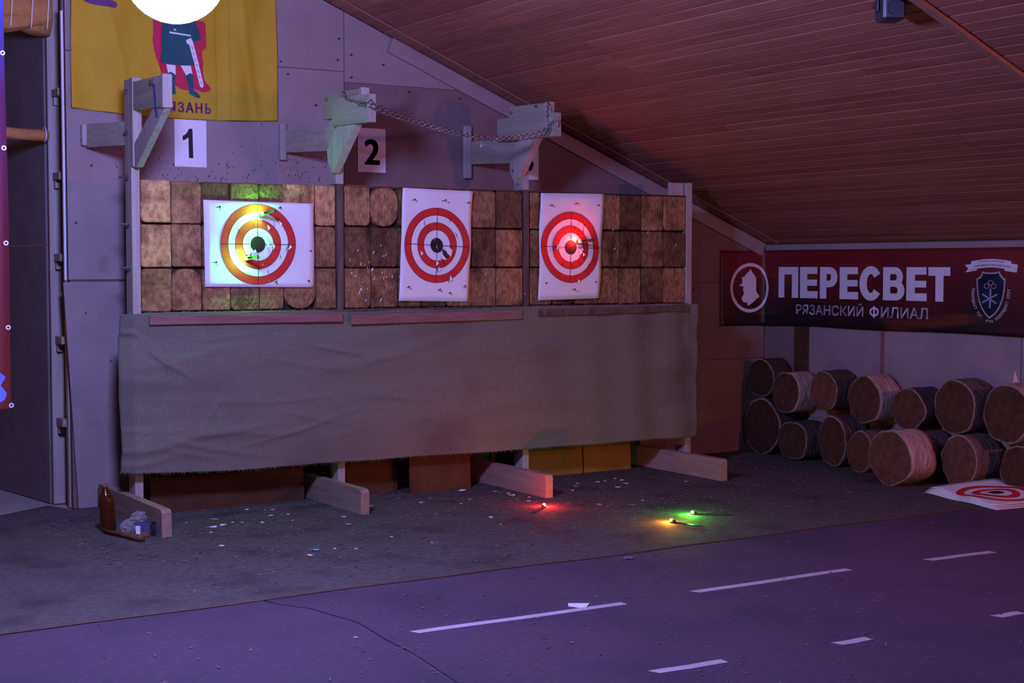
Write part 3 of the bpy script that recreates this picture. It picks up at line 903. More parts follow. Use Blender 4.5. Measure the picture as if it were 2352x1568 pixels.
sheet_target(1.978, 1.621, [(1.729, 1.988), (2.252, 1.980), (2.216, 1.250), (1.696, 1.262)], -0.04, 0,
             'upright white target sheet in the middle bay, torn right of the bullseye',
             [(1.80, 1.91, 0.035, 0.0, 0.004), (2.02, 1.91, 0.05, 0, 0.004), (2.21, 1.90, 0.03, 0, 0.004), (1.755, 1.345, 0.03, 0, 0.008), (1.99, 1.325, 0.03, 0, 0.008), (2.18, 1.335, 0.025, 0, 0.02), (2.07, 1.31, 0.02, 0, 0)], 22, 2)
sheet_target(3.036, 1.615, [(2.789, 1.982), (3.325, 1.990), (3.283, 1.260), (2.773, 1.252)], -0.03, 0,
             'upright white target sheet glowing red, in the right bay',
             [(2.86, 1.90, 0.03, 0, 0), (3.07, 1.915, 0.03, 0, 0.002), (3.27, 1.91, 0.004, 0, 0), (2.83, 1.37, 0.005, 0, 0), (3.25, 1.375, 0.004, 0, 0), (3.05, 1.325, 0.03, 0, 0)], 24, 3)

tm = [o for o in bpy.data.objects if o.name.startswith('target_sheet')][1]
for pts, m_, y_ in (([(2.01, 1.60), (2.035, 1.585), (2.07, 1.60), (2.065, 1.56), (2.04, 1.535), (2.02, 1.555)], 'hole_dark', -0.0345),
                    ([(2.03, 1.60), (2.06, 1.61), (2.085, 1.59), (2.075, 1.545), (2.045, 1.57)], 'paper', -0.0420),
                    ([(1.99, 1.575), (2.02, 1.555), (2.045, 1.525), (2.01, 1.53)], 'paper', -0.0390)):
    bm = bmesh.new(); bm_poly(bm, pts, 'y', y_, y_ + 0.0012)
    finish('torn_flap', bm, m_, tm)
# ================================================================== LED THROWING KNIVES
def knife(label, tip, direction, roll, led, led_col, watts, lp=0.234, group=None):
    """steel throwing knife: blade, handle, small taped-on light"""
    tip = Vector(tip); d = Vector(direction).normalized()
    ref = Vector((0, 0, 1)) if abs(d.z) < 0.9 else Vector((1, 0, 0))
    x = d.cross(ref).normalized(); z = x.cross(d).normalized()
    M = Matrix((x, d, z)).transposed().to_4x4() @ Matrix.Rotation(roll, 4, 'Y')
    M.translation = tip
    root = thing('throwing_knife', tuple(tip), label, 'knife', group)
    bm = bmesh.new()
    pr = [(0, 0), (0.011, 0.035), (0.013, 0.075), (0.010, 0.125), (-0.010, 0.125), (-0.013, 0.075), (-0.011, 0.035)]
    bm_poly(bm, [(p[0], p[1]) for p in pr], 'z', -0.0016, 0.0016)
    bmesh.ops.transform(bm, matrix=M, verts=bm.verts[:])
    finish('blade', bm, 'dark_steel', root)
    bm = bmesh.new()
    pr = [(0.0095, 0.125), (0.0115, 0.15), (0.0095, 0.19), (0.0125, 0.232), (0.007, 0.245), (-0.007, 0.245), (-0.0125, 0.232), (-0.0095, 0.19), (-0.0115, 0.15), (-0.0095, 0.125)]
    bm_poly(bm, pr, 'z', -0.0026, 0.0026)
    bmesh.ops.transform(bm, matrix=M, verts=bm.verts[:])
    finish('handle', bm, 'grip_tape', root)
    bm = bmesh.new()
    bm_tube(bm, [(0, lp - 0.006 if lp > 0.2 else lp + 0.006, 0.0085), (0, lp - 0.029 if lp > 0.2 else lp + 0.032, 0.0085)], 0.006, 8)
    bmesh.ops.transform(bm, matrix=M, verts=bm.verts[:])
    lb = finish('light_body', bm, 'black_metal', root)
    bm = bmesh.new()
    bmesh.ops.create_icosphere(bm, subdivisions=2, radius=0.0105, matrix=M @ Matrix.Translation((0, lp, 0.0085)))
    finish('light_bulb', bm, led, lb, True)
    p = M @ Vector((0, lp + (0.012 if lp > 0.2 else -0.012), 0.018))
    pl = point('knife_light', p, led_col, watts, 0.008)
    pl.parent = root; pl.matrix_parent_inverse = Matrix.Translation(-tip)
    return root
GREEN = (0.09, 1.0, 0.05); RED = (1.0, 0.03, 0.02); ORANGE = (1.0, 0.35, 0.02)
knife('green-lit throwing knife stuck high in the sideways target', (0.738, 0.018, 1.790), (0.10, -1, 0.12), 1.35, 'led_green', GREEN, 5.5, 0.095)
knife('green-lit throwing knife stuck low left of the sideways target bullseye', (0.640, 0.018, 1.528), (0.02, -1, 0.06), 1.55, 'led_green', GREEN, 5.5, 0.095)
knife('red-lit throwing knife stuck beside the bullseye of the right target', (3.078, 0.018, 1.650), (0.06, -1, 0.06), 1.3, 'led_red', RED, 3.2, 0.095)
knife('red-lit throwing knife lying on the floor before the third foot', (2.06, -1.05, 0.0045), (0.19, 0.16, 0.0), 0, 'led_red', RED, 8)
knife('orange-lit throwing knife lying on the floor, nearest the mat seam', (2.62, -1.98, 0.0045), (-0.06, 0.22, 0.0), 0, 'led_orange', ORANGE, 6)
knife('green-lit throwing knife lying on the floor right of the orange one', (3.02, -1.75, 0.0045), (-0.18, 0.14, 0.0), 0, 'led_green', GREEN, 6)

# ================================================================== NUMBER SHEETS
def number_sheet(x0, x1, z0, z1, txt, box_, label, dx=0.0):
    root = thing('number_sheet', ((x0 + x1) / 2, D, z0), label, 'sign')
    poly('paper', [(x0, z0), (x1, z0), (x1 + dx, z1), (x0 + dx, z1)], 'y', D - 0.006, D - 0.002, 'paper', root)
    if txt == '1':
        one = [(195, -320), (250, -295), (300, -245), (330, -187), (408, -187), (420, -718), (326, -718), (318, -345), (260, -382), (195, -405)]
        t = fit((one, [tuple(range(len(one)))]), *box_)
    else:
        t = fit(bold(txt, 0.035), *box_)
    flat_print('numeral', [], lambda x, z: Vector((x, D - 0.0075, z)), 'ink_black', root, 1.0, tris=t)
number_sheet(0.427, 0.637, 2.112, 2.409, '1', (0.480, 0.548, 2.168, 2.352), 'white paper sheet printed with a black 1 under the yellow flag')
number_sheet(1.707, 1.917, 2.121, 2.418, '2', (1.755, 1.872, 2.172, 2.345), 'white paper sheet printed with a black 2')
number_sheet(2.955, 3.165, 2.112, 2.409, '3', (3.00, 3.12, 2.165, 2.34), 'white numbered paper sheet half hidden behind the third post brace')

# ================================================================== YELLOW FLAG
flag = thing('flag', (0.45, D, 2.43), 'yellow flag with a caped figure hanging on the gable wall', 'flag')
def flag_y(x, z):
    h = (z - 2.42)
    y = D - 0.022
    y -= 0.010 * math.sin(x * 23 + 1.2 * math.sin(z * 3)) * (0.4 + 0.6 * (x > 0.7 or x < 0.2))
    y -= 0.006 * math.sin(x * 11 + z * 9 + 1.0)
    y -= 0.009 * math.exp(-((x - 0.02 - (3.0 - z) * 0.28) / 0.03) ** 2) * (1 if z > 2.5 else max(0, (z - 2.44) / 0.06))
    y -= 0.008 * math.exp(-((x - 0.98 + (z - 2.42) * 0.15) / 0.03) ** 2)
    y -= 0.005 * math.exp(-(((z - 2.78) + 0.02 * math.sin(x * 4)) / 0.012) ** 2) + 0.006 * math.exp(-((x - 0.33) / 0.012) ** 2) + 0.006 * math.exp(-((x - 0.78) / 0.012) ** 2)
    return min(y, D - 0.006)
def flag_edge(x):
    t = (x + 0.22) / 1.332
    return 2.441 - 0.030 * min(1, t / 0.35) + 0.020 * max(0, (t - 0.55) / 0.45) ** 2
bm = bmesh.new()
NXf, NZf = 230, 100
G = []
for i in range(NXf + 1):
    row = []
    for k in range(NZf + 1):
        t = k / NZf
        u = i / NXf
        xl = -0.222 + 0.006 * (1 - t); xr = 1.115 - 0.003 * math.sin(t * 5)
        x = xl + (xr - xl) * u
        z0 = flag_edge(x); z = 3.36 + (z0 - 3.36) * t
        z = min(z, zroof(x) - 0.05)
        row.append((x, flag_y(x, z), z))
    G.append(row)
f0 = [[bm.verts.new(p) for p in r] for r in G]; f1 = [[bm.verts.new((p[0], p[1] + 0.002, p[2])) for p in r] for r in G]
for i in range(NXf):
    for k in range(NZf):
        bm.faces.new((f0[i][k], f0[i][k + 1], f0[i + 1][k + 1], f0[i + 1][k])); bm.faces.new((f1[i][k], f1[i + 1][k], f1[i + 1][k + 1], f1[i][k + 1]))
    bm.faces.new((f0[i][NZf], f1[i][NZf], f1[i + 1][NZf], f0[i + 1][NZf]))
for k in range(NZf):
    bm.faces.new((f0[0][k], f1[0][k], f1[0][k + 1], f0[0][k + 1])); bm.faces.new((f0[NXf][k], f0[NXf][k + 1], f1[NXf][k + 1], f1[NXf][k]))
finish('cloth', bm, 'flag_yellow', flag, True)
def fpx(u, v):  # emblem drawing sheet (drawing units) -> wall x,z
    return (0.285 + (u - 820) / 490 * 0.3495, 2.447 + (1018 - v) / 978 * 0.634)
def fp(pts): return [fpx(*p) for p in pts]
def fl_fn(off): return lambda x, z: Vector((x, flag_y(x, z) - off - 0.0006, z))
def fprint(name, pts, m, off): flat_print(name, [fp(q) for q in pts], fl_fn(off), m, flag, 0.010)
cape = [(822, 120), (830, 240), (822, 340), (835, 430), (858, 520), (885, 605), (915, 665), (960, 715), (1020, 755), (1075, 785), (1120, 797), (1160, 790), (1215, 788), (1255, 800), (1290, 806), (1340, 790), (1350, 765), (1310, 715), (1290, 690), (1278, 620), (1275, 520), (1268, 410), (1308, 370), (1308, 150), (1290, 120)]
fprint('cape', [cape], 'flag_red', 0.0012)
fprint('tunic', [[(905, 120), (900, 260), (905, 400), (888, 545), (960, 556), (1050, 562), (1195, 556), (1180, 460), (1195, 330), (1262, 300), (1240, 200), (1200, 120)]], 'flag_green', 0.0022)
fprint('belt', [[(975, 245), (1165, 263), (1165, 277), (975, 262)]], 'flag_white', 0.0032)
fprint('leg', [[(945, 560), (1030, 562), (1032, 655), (990, 628), (962, 642)], [(1075, 562), (1163, 558), (1180, 640), (1160, 630), (1125, 656)]], 'flag_white', 0.0032)
fprint('boot', [[(962, 640), (990, 626), (1034, 655), (1022, 740), (1030, 835), (985, 850), (975, 800)], [(1117, 658), (1160, 628), (1186, 650), (1188, 790), (1215, 805), (1252, 845), (1246, 866), (1205, 858), (1150, 825), (1140, 740)]], 'flag_green', 0.0032)
fprint('scabbard', [[(1122, 315), (1165, 292), (1182, 325), (1282, 740), (1270, 765), (1248, 755), (1150, 360), (1128, 345)]], 'flag_white', 0.0038)
fprint('scabbard_scrolls', [[(1160 + q * 13.5, 370 + q * 55), (1180 + q * 13.5, 378 + q * 55), (1186 + q * 13.5, 402 + q * 55), (1178 + q * 13.5, 404 + q * 55), (1172 + q * 13.5, 386 + q * 55)] for q in range(7)], 'flag_grey', 0.0044)
fprint('clasp', [[(1008, 222), (1022, 216), (1036, 224), (1024, 236)]], 'flag_white', 0.0032)
t = fit(bold('РЯЗАН', 0.040, 1.22), 0.335, 0.608, 2.450, 2.517)
flat_print('lettering', [], fl_fn(0.0015), 'flag_violet', flag, 0.010, tris=t)
soft = [[(0.625, 2.450), (0.639, 2.450), (0.639, 2.517), (0.625, 2.517)], [(0.639, 2.450), (0.650, 2.450), (0.650, 2.462), (0.639, 2.462)], [(0.639, 2.477), (0.650, 2.477), (0.650, 2.489), (0.639, 2.489)]]
for k in range(10):
    a_ = -math.pi / 2 + math.pi * k / 10; b_ = -math.pi / 2 + math.pi * (k + 1) / 10
    soft.append([(0.650 + 0.004 * math.cos(a_), 2.4695 + 0.0075 * math.sin(a_)), (0.650 + 0.016 * math.cos(a_), 2.4695 + 0.0195 * math.sin(a_)), (0.650 + 0.016 * math.cos(b_), 2.4695 + 0.0195 * math.sin(b_)), (0.650 + 0.004 * math.cos(b_), 2.4695 + 0.0075 * math.sin(b_))])
flat_print('lettering', soft, fl_fn(0.0015), 'flag_violet', flag, 0.010)
fprint('ornament', [[(205, -40), (205, 5), (240, 38), (300, 52), (480, 72), (505, 64), (515, 44), (508, 20), (480, 4), (300, -40)]], 'flag_violet', 0.0015)

# ================================================================== RED BANNER ROUND THE CORNER
ban = thing('banner', (XC - 0.02, 0.4, 1.02), 'dark red printed banner wrapped round the room corner above the logs', 'banner')
BX, BY = XC - 0.026, D - 0.016
def ban_pos(s, z, off=0.0):
    r = 0.03
    wv = 0.004 * math.sin(s * 7 + z * 5)
    if s < -r: return Vector((BX + s, BY - off - wv * 0.5, z))
    if s > r: return Vector((BX - off - abs(wv) * 0.5, BY - s, z))
    a = (s + r) / (2 * r) * math.pi / 2
    return Vector((BX - r + (r - off) * math.sin(a) , BY - r + (r - off) * math.cos(a), z))
bm = bmesh.new()
ss = [-0.449 + (2.64 + 0.449) * i / 150 for i in range(151)]
def ztop(s): return 1.610 + 0.002 * math.sin(s * 3) - (0.0)
def zbotm(s): return 1.016 - 0.010 * math.exp(-((s - 0.1) / 0.3) ** 2) + 0.004 * math.sin(s * 4)
G = [[ban_pos(s, ztop(s) + (zbotm(s) - ztop(s)) * k / 20) for k in range(21)] for s in ss]
GB = [[ban_pos(s, ztop(s) + (zbotm(s) - ztop(s)) * k / 20, -0.0015) for k in range(21)] for s in ss]
f0 = [[bm.verts.new(p) for p in r] for r in G]; f1 = [[bm.verts.new(p) for p in r] for r in GB]
for i in range(150):
    for k in range(20):
        bm.faces.new((f0[i][k], f0[i][k + 1], f0[i + 1][k + 1], f0[i + 1][k])); bm.faces.new((f1[i][k], f1[i + 1][k], f1[i + 1][k + 1], f1[i][k + 1]))
    bm.faces.new((f0[i][20], f1[i][20], f1[i + 1][20], f0[i + 1][20])); bm.faces.new((f0[i][0], f0[i + 1][0], f1[i + 1][0], f1[i][0]))
for k in range(20):
    bm.faces.new((f0[0][k], f1[0][k], f1[0][k + 1], f0[0][k + 1])); bm.faces.new((f0[150][k], f0[150][k + 1], f1[150][k + 1], f1[150][k]))
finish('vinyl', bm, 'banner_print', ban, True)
def bf(off): return lambda s, z: ban_pos(s, z, off)
flat_print('emblem_ring', ring_polys(-0.144, 1.3115, 0.172, 0.198, 1.05, 72), bf(0.0025), 'banner_white', ban, 0.02)
def epx(u, v):   # emblem drawing units -> s, z
    return (-0.144 + (u - 697) / 367 * 0.208, 1.3115 - (v - 745) / 470 * 0.1975)
helm = [(697, 383), (725, 440), (770, 500), (805, 560), (808, 640), (808, 700), (808, 800), (835, 860), (872, 905), (862, 930), (830, 945), (790, 990), (740, 1035), (670, 1085), (645, 1065), (645, 1020), (605, 1032), (570, 1010), (540, 965), (545, 925), (575, 880), (580, 820), (565, 790), (572, 715), (515, 712), (500, 690), (515, 675), (545, 672), (552, 620), (545, 545), (562, 528), (575, 555), (592, 525), (625, 480), (665, 440)]
flat_print('emblem_helmet', [[epx(*p) for p in helm]], bf(0.0025), 'banner_white', ban, 0.02)
# heavy block capitals
def R_(x0, x1, z0, z1): return [[(x0, z0), (x1, z0), (x1, z1), (x0, z1)]]
def arc(cx, cz, rx, rz, tx, tz, a0, a1, n=14):
    out = []
    for k in range(n):
        a = a0 + (a1 - a0) * k / n; b = a0 + (a1 - a0) * (k + 1) / n
        out.append([(cx + (rx - tx) * math.cos(a), cz + (rz - tz) * math.sin(a)), (cx + rx * math.cos(a), cz + rz * math.sin(a)), (cx + rx * math.cos(b), cz + rz * math.sin(b)), (cx + (rx - tx) * math.cos(b), cz + (rz - tz) * math.sin(b))])
    return out
HP = math.pi / 2
GL = {
 'П': R_(0, .30, 0, 1) + R_(.68, 1, 0, 1) + R_(.29, .69, .76, 1),
 'Е': R_(0, .42, 0, 1) + R_(.41, .97, .78, 1) + R_(.41, .96, .40, .60) + R_(.41, 1, 0, .23),
 'Р': R_(0, .38, 0, 1) + R_(.37, .56, .78, 1) + R_(.37, .56, .36, .57) + arc(.55, .68, .45, .32, .37, .215, -HP, HP),
 'С': arc(.52, .5, .52, .53, .34, .24, .62, 2 * math.pi - .62, 30),
 'В': R_(0, .34, 0, 1) + R_(.33, .58, .79, 1) + R_(.33, .60, .41, .60) + R_(.33, .60, 0, .21) + arc(.56, .70, .36, .30, .28, .205, -HP, HP) + arc(.60, .30, .40, .30, .32, .20, -HP, HP),
 'Т': R_(0, 1, .75, 1) + R_(.33, .70, 0, .76),
}
for chh, s0, s1 in (('П', .181, .404), ('Е', .424, .622), ('Р', .645, .832), ('Е', .855, 1.050), ('С', 1.062, 1.280), ('В', 1.297, 1.507), ('Е', 1.524, 1.715), ('Т', 1.727, 1.927)):
    flat_print('letter', [[(s0 + (s1 - s0) * p[0], 1.236 + 0.242 * p[1]) for p in q] for q in GL[chh]], bf(0.0025), 'banner_white', ban, 0.06)
for wd, s0, s1, z1 in (('РЯЗАНСКИЙ', 0.383, 1.105, 1.207), ('ИЛИАЛ', 1.280, 1.730, 1.187)):
    flat_print('lettering', [], bf(0.0025), 'banner_white', ban, 0.06, tris=fit(bold(wd, 0.012), s0, s1, 1.108, z1))
phi = R_(1.205, 1.221, 1.104, 1.190) + [[(p[0], p[1]) for p in q] for q in arc(1.213, 1.1475, .047, .034, .017, .013, 0, 2 * math.pi, 24)]
flat_print('lettering', phi, bf(0.0025), 'banner_white', ban, 0.06)
def spx(u, v):   # crest drawing units -> s, z
    return (2.279 + (u - 735) / 230 * 0.1195, 1.453 - (v - 385) / 850 * 0.325)
shield = [(595, 395), (650, 412), (735, 412), (820, 412), (872, 388), (895, 450), (935, 505), (970, 525), (965, 640), (955, 760), (930, 900), (880, 1040), (810, 1150), (720, 1235), (640, 1150), (585, 1050), (540, 930), (515, 800), (500, 660), (497, 520), (540, 500), (575, 455)]
def shrink(p, k):
    cx, cy = 735, 780
    return (cx + (p[0] - cx) * k, cy + (p[1] - cy) * (k + 0.025))
flat_print('shield_rim', [[spx(*p) for p in shield]], bf(0.0025), 'shield_rim', ban, 0.03)
flat_print('shield_field', [[spx(*shrink(p, 0.90)) for p in shield]], bf(0.0040), 'shield_blue', ban, 0.03)
def bar(x0, y0, x1, y1, w):
    dx, dy = x1 - x0, y1 - y0; L = math.hypot(dx, dy); nx, ny = -dy / L * w, dx / L * w
    return [(x0 + nx, y0 + ny), (x1 + nx, y1 + ny), (x1 - nx, y1 - ny), (x0 - nx, y0 - ny)]
blades = [bar(735, 700, 725, 1045, 13), bar(600, 795, 830, 960, 12), bar(845, 795, 600, 950, 12)]
flat_print('shield_knives', [[spx(*p) for p in q] for q in blades], bf(0.0052), 'flag_grey', ban, 0.03)
tref = []
for cx, cy in ((735, 595), (670, 655), (785, 655)):
    for q in ring_polys(cx, cy, 36, 46, 1.0, 18): tref.append([spx(*p) for p in q])
flat_print('shield_trefoil', tref, bf(0.0052), 'shield_rim', ban, 0.03)
def rib(u, v): return spx(u, v)
rb_top = [(405 + 650 * k / 10, 215 - 42 * math.sin(math.pi * k / 10)) for k in range(11)]
rb_bot = [(405 + 650 * k / 10, 365 - 42 * math.sin(math.pi * k / 10)) for k in range(11)]
flat_print('ribbon', [[rib(*p) for p in rb_top + rb_bot[::-1]], [rib(*p) for p in [(300, 280), (405, 262), (405, 375), (500, 352), (500, 380), (310, 412), (358, 345)]],
                      [rib(*p) for p in [(1158, 275), (1055, 255), (1055, 372), (950, 352), (950, 382), (1145, 412), (1100, 345)]]], bf(0.0030), 'banner_white', ban, 0.04)
def curve_text(txt, u0, u1, v0, v1, arch):
    vs, fs = fit(text_tris(txt, 0.012), u0, u1, v0, v1)
    out = []
    for u, v in vs:
        k = (u - 405) / 650
        out.append(rib(u, v - arch * math.sin(math.pi * min(1, max(0, k)))))
    return out, fs
flat_print('ribbon_text', [], bf(0.0042), 'ink_black', ban, 0.06, tris=curve_text('РЯЗАНСКАЯ ФЕДЕРАЦИЯ', 535, 940, 265, 235, 42))
flat_print('ribbon_text', [], bf(0.0042), 'ink_black', ban, 0.06, tris=curve_text('СПОРТИВНОГО МЕТАНИЯ НОЖА', 450, 1035, 338, 305, 42))
# motto along the shield
mot = 'ПОБЕЖДАЕТ ТОТ, КТО ПОБЕЖДАЕТ СЕБЯ'
path = [(448, 690), (440, 820), (455, 940), (490, 1060), (545, 1165), (620, 1245), (700, 1285), (760, 1280), (830, 1240), (900, 1165), (960, 1065), (1000, 950), (1020, 830), (1025, 705)]
seg = [0]
for a, b in zip(path, path[1:]): seg.append(seg[-1] + math.hypot(b[0] - a[0], b[1] - a[1]))
def along(t):
    t = max(0, min(seg[-1] - 1e-6, t))
    for i in range(len(seg) - 1):
        if seg[i] <= t <= seg[i + 1]:
            k = (t - seg[i]) / (seg[i + 1] - seg[i])
            a, b = path[i], path[i + 1]
            return (a[0] + (b[0] - a[0]) * k, a[1] + (b[1] - a[1]) * k), math.atan2(b[1] - a[1], b[0] - a[0])
VV = []; FF = []
step = seg[-1] / len(mot)
for i, ch in enumerate(mot):
    if ch == ' ': continue
    vs, fs = text_tris(ch, 0.015)
    (px, py), an = along((i + 0.5) * step)
    w = max(v[0] for v in vs) - min(v[0] for v in vs); c0 = (max(v[0] for v in vs) + min(v[0] for v in vs)) / 2
    sc = 62.0
    base = len(VV)
    for x, y in vs:
        lx = (x - c0) * sc * 0.85; ly = -(y - 0.33) * sc
        VV.append(spx(px + lx * math.cos(an) - ly * math.sin(an), py + lx * math.sin(an) + ly * math.cos(an)))
    FF += [tuple(base + q for q in f) for f in fs]
flat_print('motto', [], bf(0.0030), 'banner_white', ban, 0.06, tris=(VV, FF))
for s, z in ((-0.432, 1.035), (2.60, 1.59), (2.60, 1.04)):
    flat_print('grommet', ring_polys(s, z, 0.006, 0.012, 1.0, 14), bf(0.003), 'steel', ban, 0.05)

# ================================================================== SIDE BANNER AT THE LEFT EDGE
sb = thing('side_banner', (-1.4, -1.0, 0.79), 'blue and red vinyl banner with grommets hanging at the far left', 'banner')
def sbp(x, z, off=0):
    return Vector((x, -1.0 - 0.008 * math.sin(x * 9 + z * 2) - off, z))
def sb_edge(z): return -0.984 + 0.012 * max(0, (1.3 - z)) - 0.004 * math.sin(z * 3)
def sb_part(name, z0, z1, m):
    bm = bmesh.new(); G = []
    for k in range(25):
        z = z0 + (z1 - z0) * k / 24
        xe = sb_edge(z)
        G.append([sbp(-2.0 + (xe + 2.0) * i / 16, z) for i in range(17)])
    a = [[bm.verts.new(p) for p in r] for r in G]; b = [[bm.verts.new(p + Vector((0, 0.002, 0))) for p in r] for r in G]
    for k in range(24):
        for i in range(16):
            bm.faces.new((a[k][i], a[k][i + 1], a[k + 1][i + 1], a[k + 1][i])); bm.faces.new((b[k][i], b[k + 1][i], b[k + 1][i + 1], b[k][i + 1]))
        bm.faces.new((a[k][16], b[k][16], b[k + 1][16], a[k + 1][16]))
    finish(name, bm, m, sb, True)
sb_part('vinyl', 0.785, 3.0, 'side_print')
flat_print('printed_motif', [[(-1.06, 0.80), (-1.01, 0.83), (-1.0, 0.86), (-1.03, 0.90), (-1.005, 0.94), (-1.06, 0.99), (-1.12, 0.9)]], lambda x, z: sbp(x, z, 0.0015), 'side_banner_blue', sb, 0.05)
for x, z in ((-0.996, 2.522), (-0.998, 2.062), (-0.995, 1.599), (-0.990, 1.185), (-0.980, 0.80)):
    flat_print('grommet', ring_polys(x, z, 0.006, 0.012, 1.0, 16), lambda x, z: sbp(x, z, 0.002), 'white_trim', sb, 0.05)

# ================================================================== ROLLED FABRICS
ro = thing('rolled_curtain', (-0.45, 0.84, 2.9), 'rolled ochre curtain tied with white strings under the roof, upper one', 'curtain')
def roll_mesh(x0, x1, yc, zc, ry, rz, seed, ripple):
    bm = bmesh.new(); rings = []
    for i in range(41):
        x = x0 + (x1 - x0) * i / 40
        ring = []
        for k in range(24):
            a = 2 * math.pi * k / 24
            q = 1 + ripple * mnoise.noise(Vector((x * 5, 2 * math.cos(a) + seed, 2 * math.sin(a)))) + 0.04 * math.sin(3 * a + x * 7)
            sag = 0.02 * math.sin(x * 9 + seed)
            ring.append(bm.verts.new((x, yc + ry * q * math.cos(a), zc + sag * ripple * 5 + rz * q * math.sin(a))))
        rings.append(ring)
    for i in range(40):
        for k in range(24): bm.faces.new((rings[i][k], rings[i][(k + 1) % 24], rings[i + 1][(k + 1) % 24], rings[i + 1][k]))
    bm.faces.new(rings[0]); bm.faces.new(rings[-1][::-1])
    bmesh.ops.recalc_face_normals(bm, faces=bm.faces[:])
    return bm
finish('fabric_roll', roll_mesh(-1.6, -0.290, 0.78, 3.06, 0.09, 0.15, 1.0, 0.22), 'ochre_fabric', ro, True)
finish('fabric_roll', roll_mesh(-1.6, -0.290, 0.76, 2.965, 0.075, 0.055, 4.0, 0.25), 'ochre_fabric', ro, True)
for x in (-0.54, -0.42, -0.325):
    tube('tie_string', [(x + 0.02, 0.685, 3.3), (x + 0.01, 0.675, 3.1), (x, 0.675, 2.95), (x - 0.004, 0.682, 2.915)], 0.004, 'string', ro, 6)
ro2 = thing('rolled_curtain', (-0.5, 0.78, 2.29), 'thin rolled ochre curtain on a pole tied to the frame stud, lower one', 'curtain')
finish('fabric_roll', roll_mesh(-1.6, -0.30, 0.80, 2.292, 0.035, 0.036, 2.0, 0.06), 'ochre_fabric', ro2, True)
tube('tie_string', [(-0.320, 0.80 + 0.042 * math.cos(a), 2.292 + 0.044 * math.sin(a)) for a in [k * math.pi / 8 for k in range(17)]], 0.004, 'string', ro2, 6)

# ================================================================== GLOBE LAMP
lamp = thing('globe_lamp', tuple(LAMP_POS), 'glaring white round lamp hanging in front of the yellow flag', 'lamp')
bm = bmesh.new()
bmesh.ops.create_uvsphere(bm, u_segments=40, v_segments=20, radius=LAMP_R, matrix=Matrix.Translation(LAMP_POS))
finish('globe', bm, 'lamp_glow', lamp, True)
bm = bmesh.new()
bm_lathe(bm, [(0.09, 0.175), (0.085, 0.215), (0.05, 0.235), (0.02, 0.25), (0.01, 0.30)], 20, Matrix.Translation(LAMP_POS))
finish('cap', bm, 'black_metal', lamp, True)
tube('cord', [LAMP_POS + Vector((0, 0, 0.29)), LAMP_POS + Vector((0, 0, zroof(LAMP_POS.x) - LAMP_POS.z))], 0.006, 'black_metal', lamp)

# ================================================================== BLACK SPOTLIGHT ON THE CEILING
sp = thing('ceiling_spotlight', (2.62, -3.33, 2.76), 'black stage spotlight mounted on the plank ceiling beside the batten', 'spotlight')
Mz = Matrix.Translation((2.63, -3.33, 2.742)) @ Matrix.Rotation(-0.45, 4, 'Z')
bm = bmesh.new(); bm_box(bm, -0.055, 0.055, -0.075, 0.055, -0.075, 0.035, Mz, 0.012)
finish('housing', bm, 'black_metal', sp)
bm = bmesh.new()
for k in range(4): bm_box(bm, -0.048, 0.048, -0.071, 0.05, 0.038 + k * 0.007, 0.0405 + k * 0.007, Mz, 0)
finish('cooling_fins', bm, 'black_metal', sp)
bm = bmesh.new(); bm_box(bm, -0.066, -0.058, -0.02, 0.02, -0.03, 0.13, Mz, 0.002); bm_box(bm, 0.058, 0.066, -0.02, 0.02, -0.03, 0.13, Mz, 0.002)
bm_box(bm, -0.066, 0.066, -0.02, 0.02, 0.122, 0.13, Mz, 0.002)
finish('bracket', bm, 'black_metal', sp)
bm = bmesh.new(); bm_tube(bm, [Mz @ Vector((-0.058, 0, 0)), Mz @ Vector((-0.085, 0, 0))], 0.014, 10)
finish('knob', bm, 'steel', sp)
bm = bmesh.new(); bm_tube(bm, [Mz @ Vector((0, -0.074, -0.02)), Mz @ Vector((0, -0.082, -0.02))], 0.036, 20)
finish('lens', bm, 'jar_dark', sp)

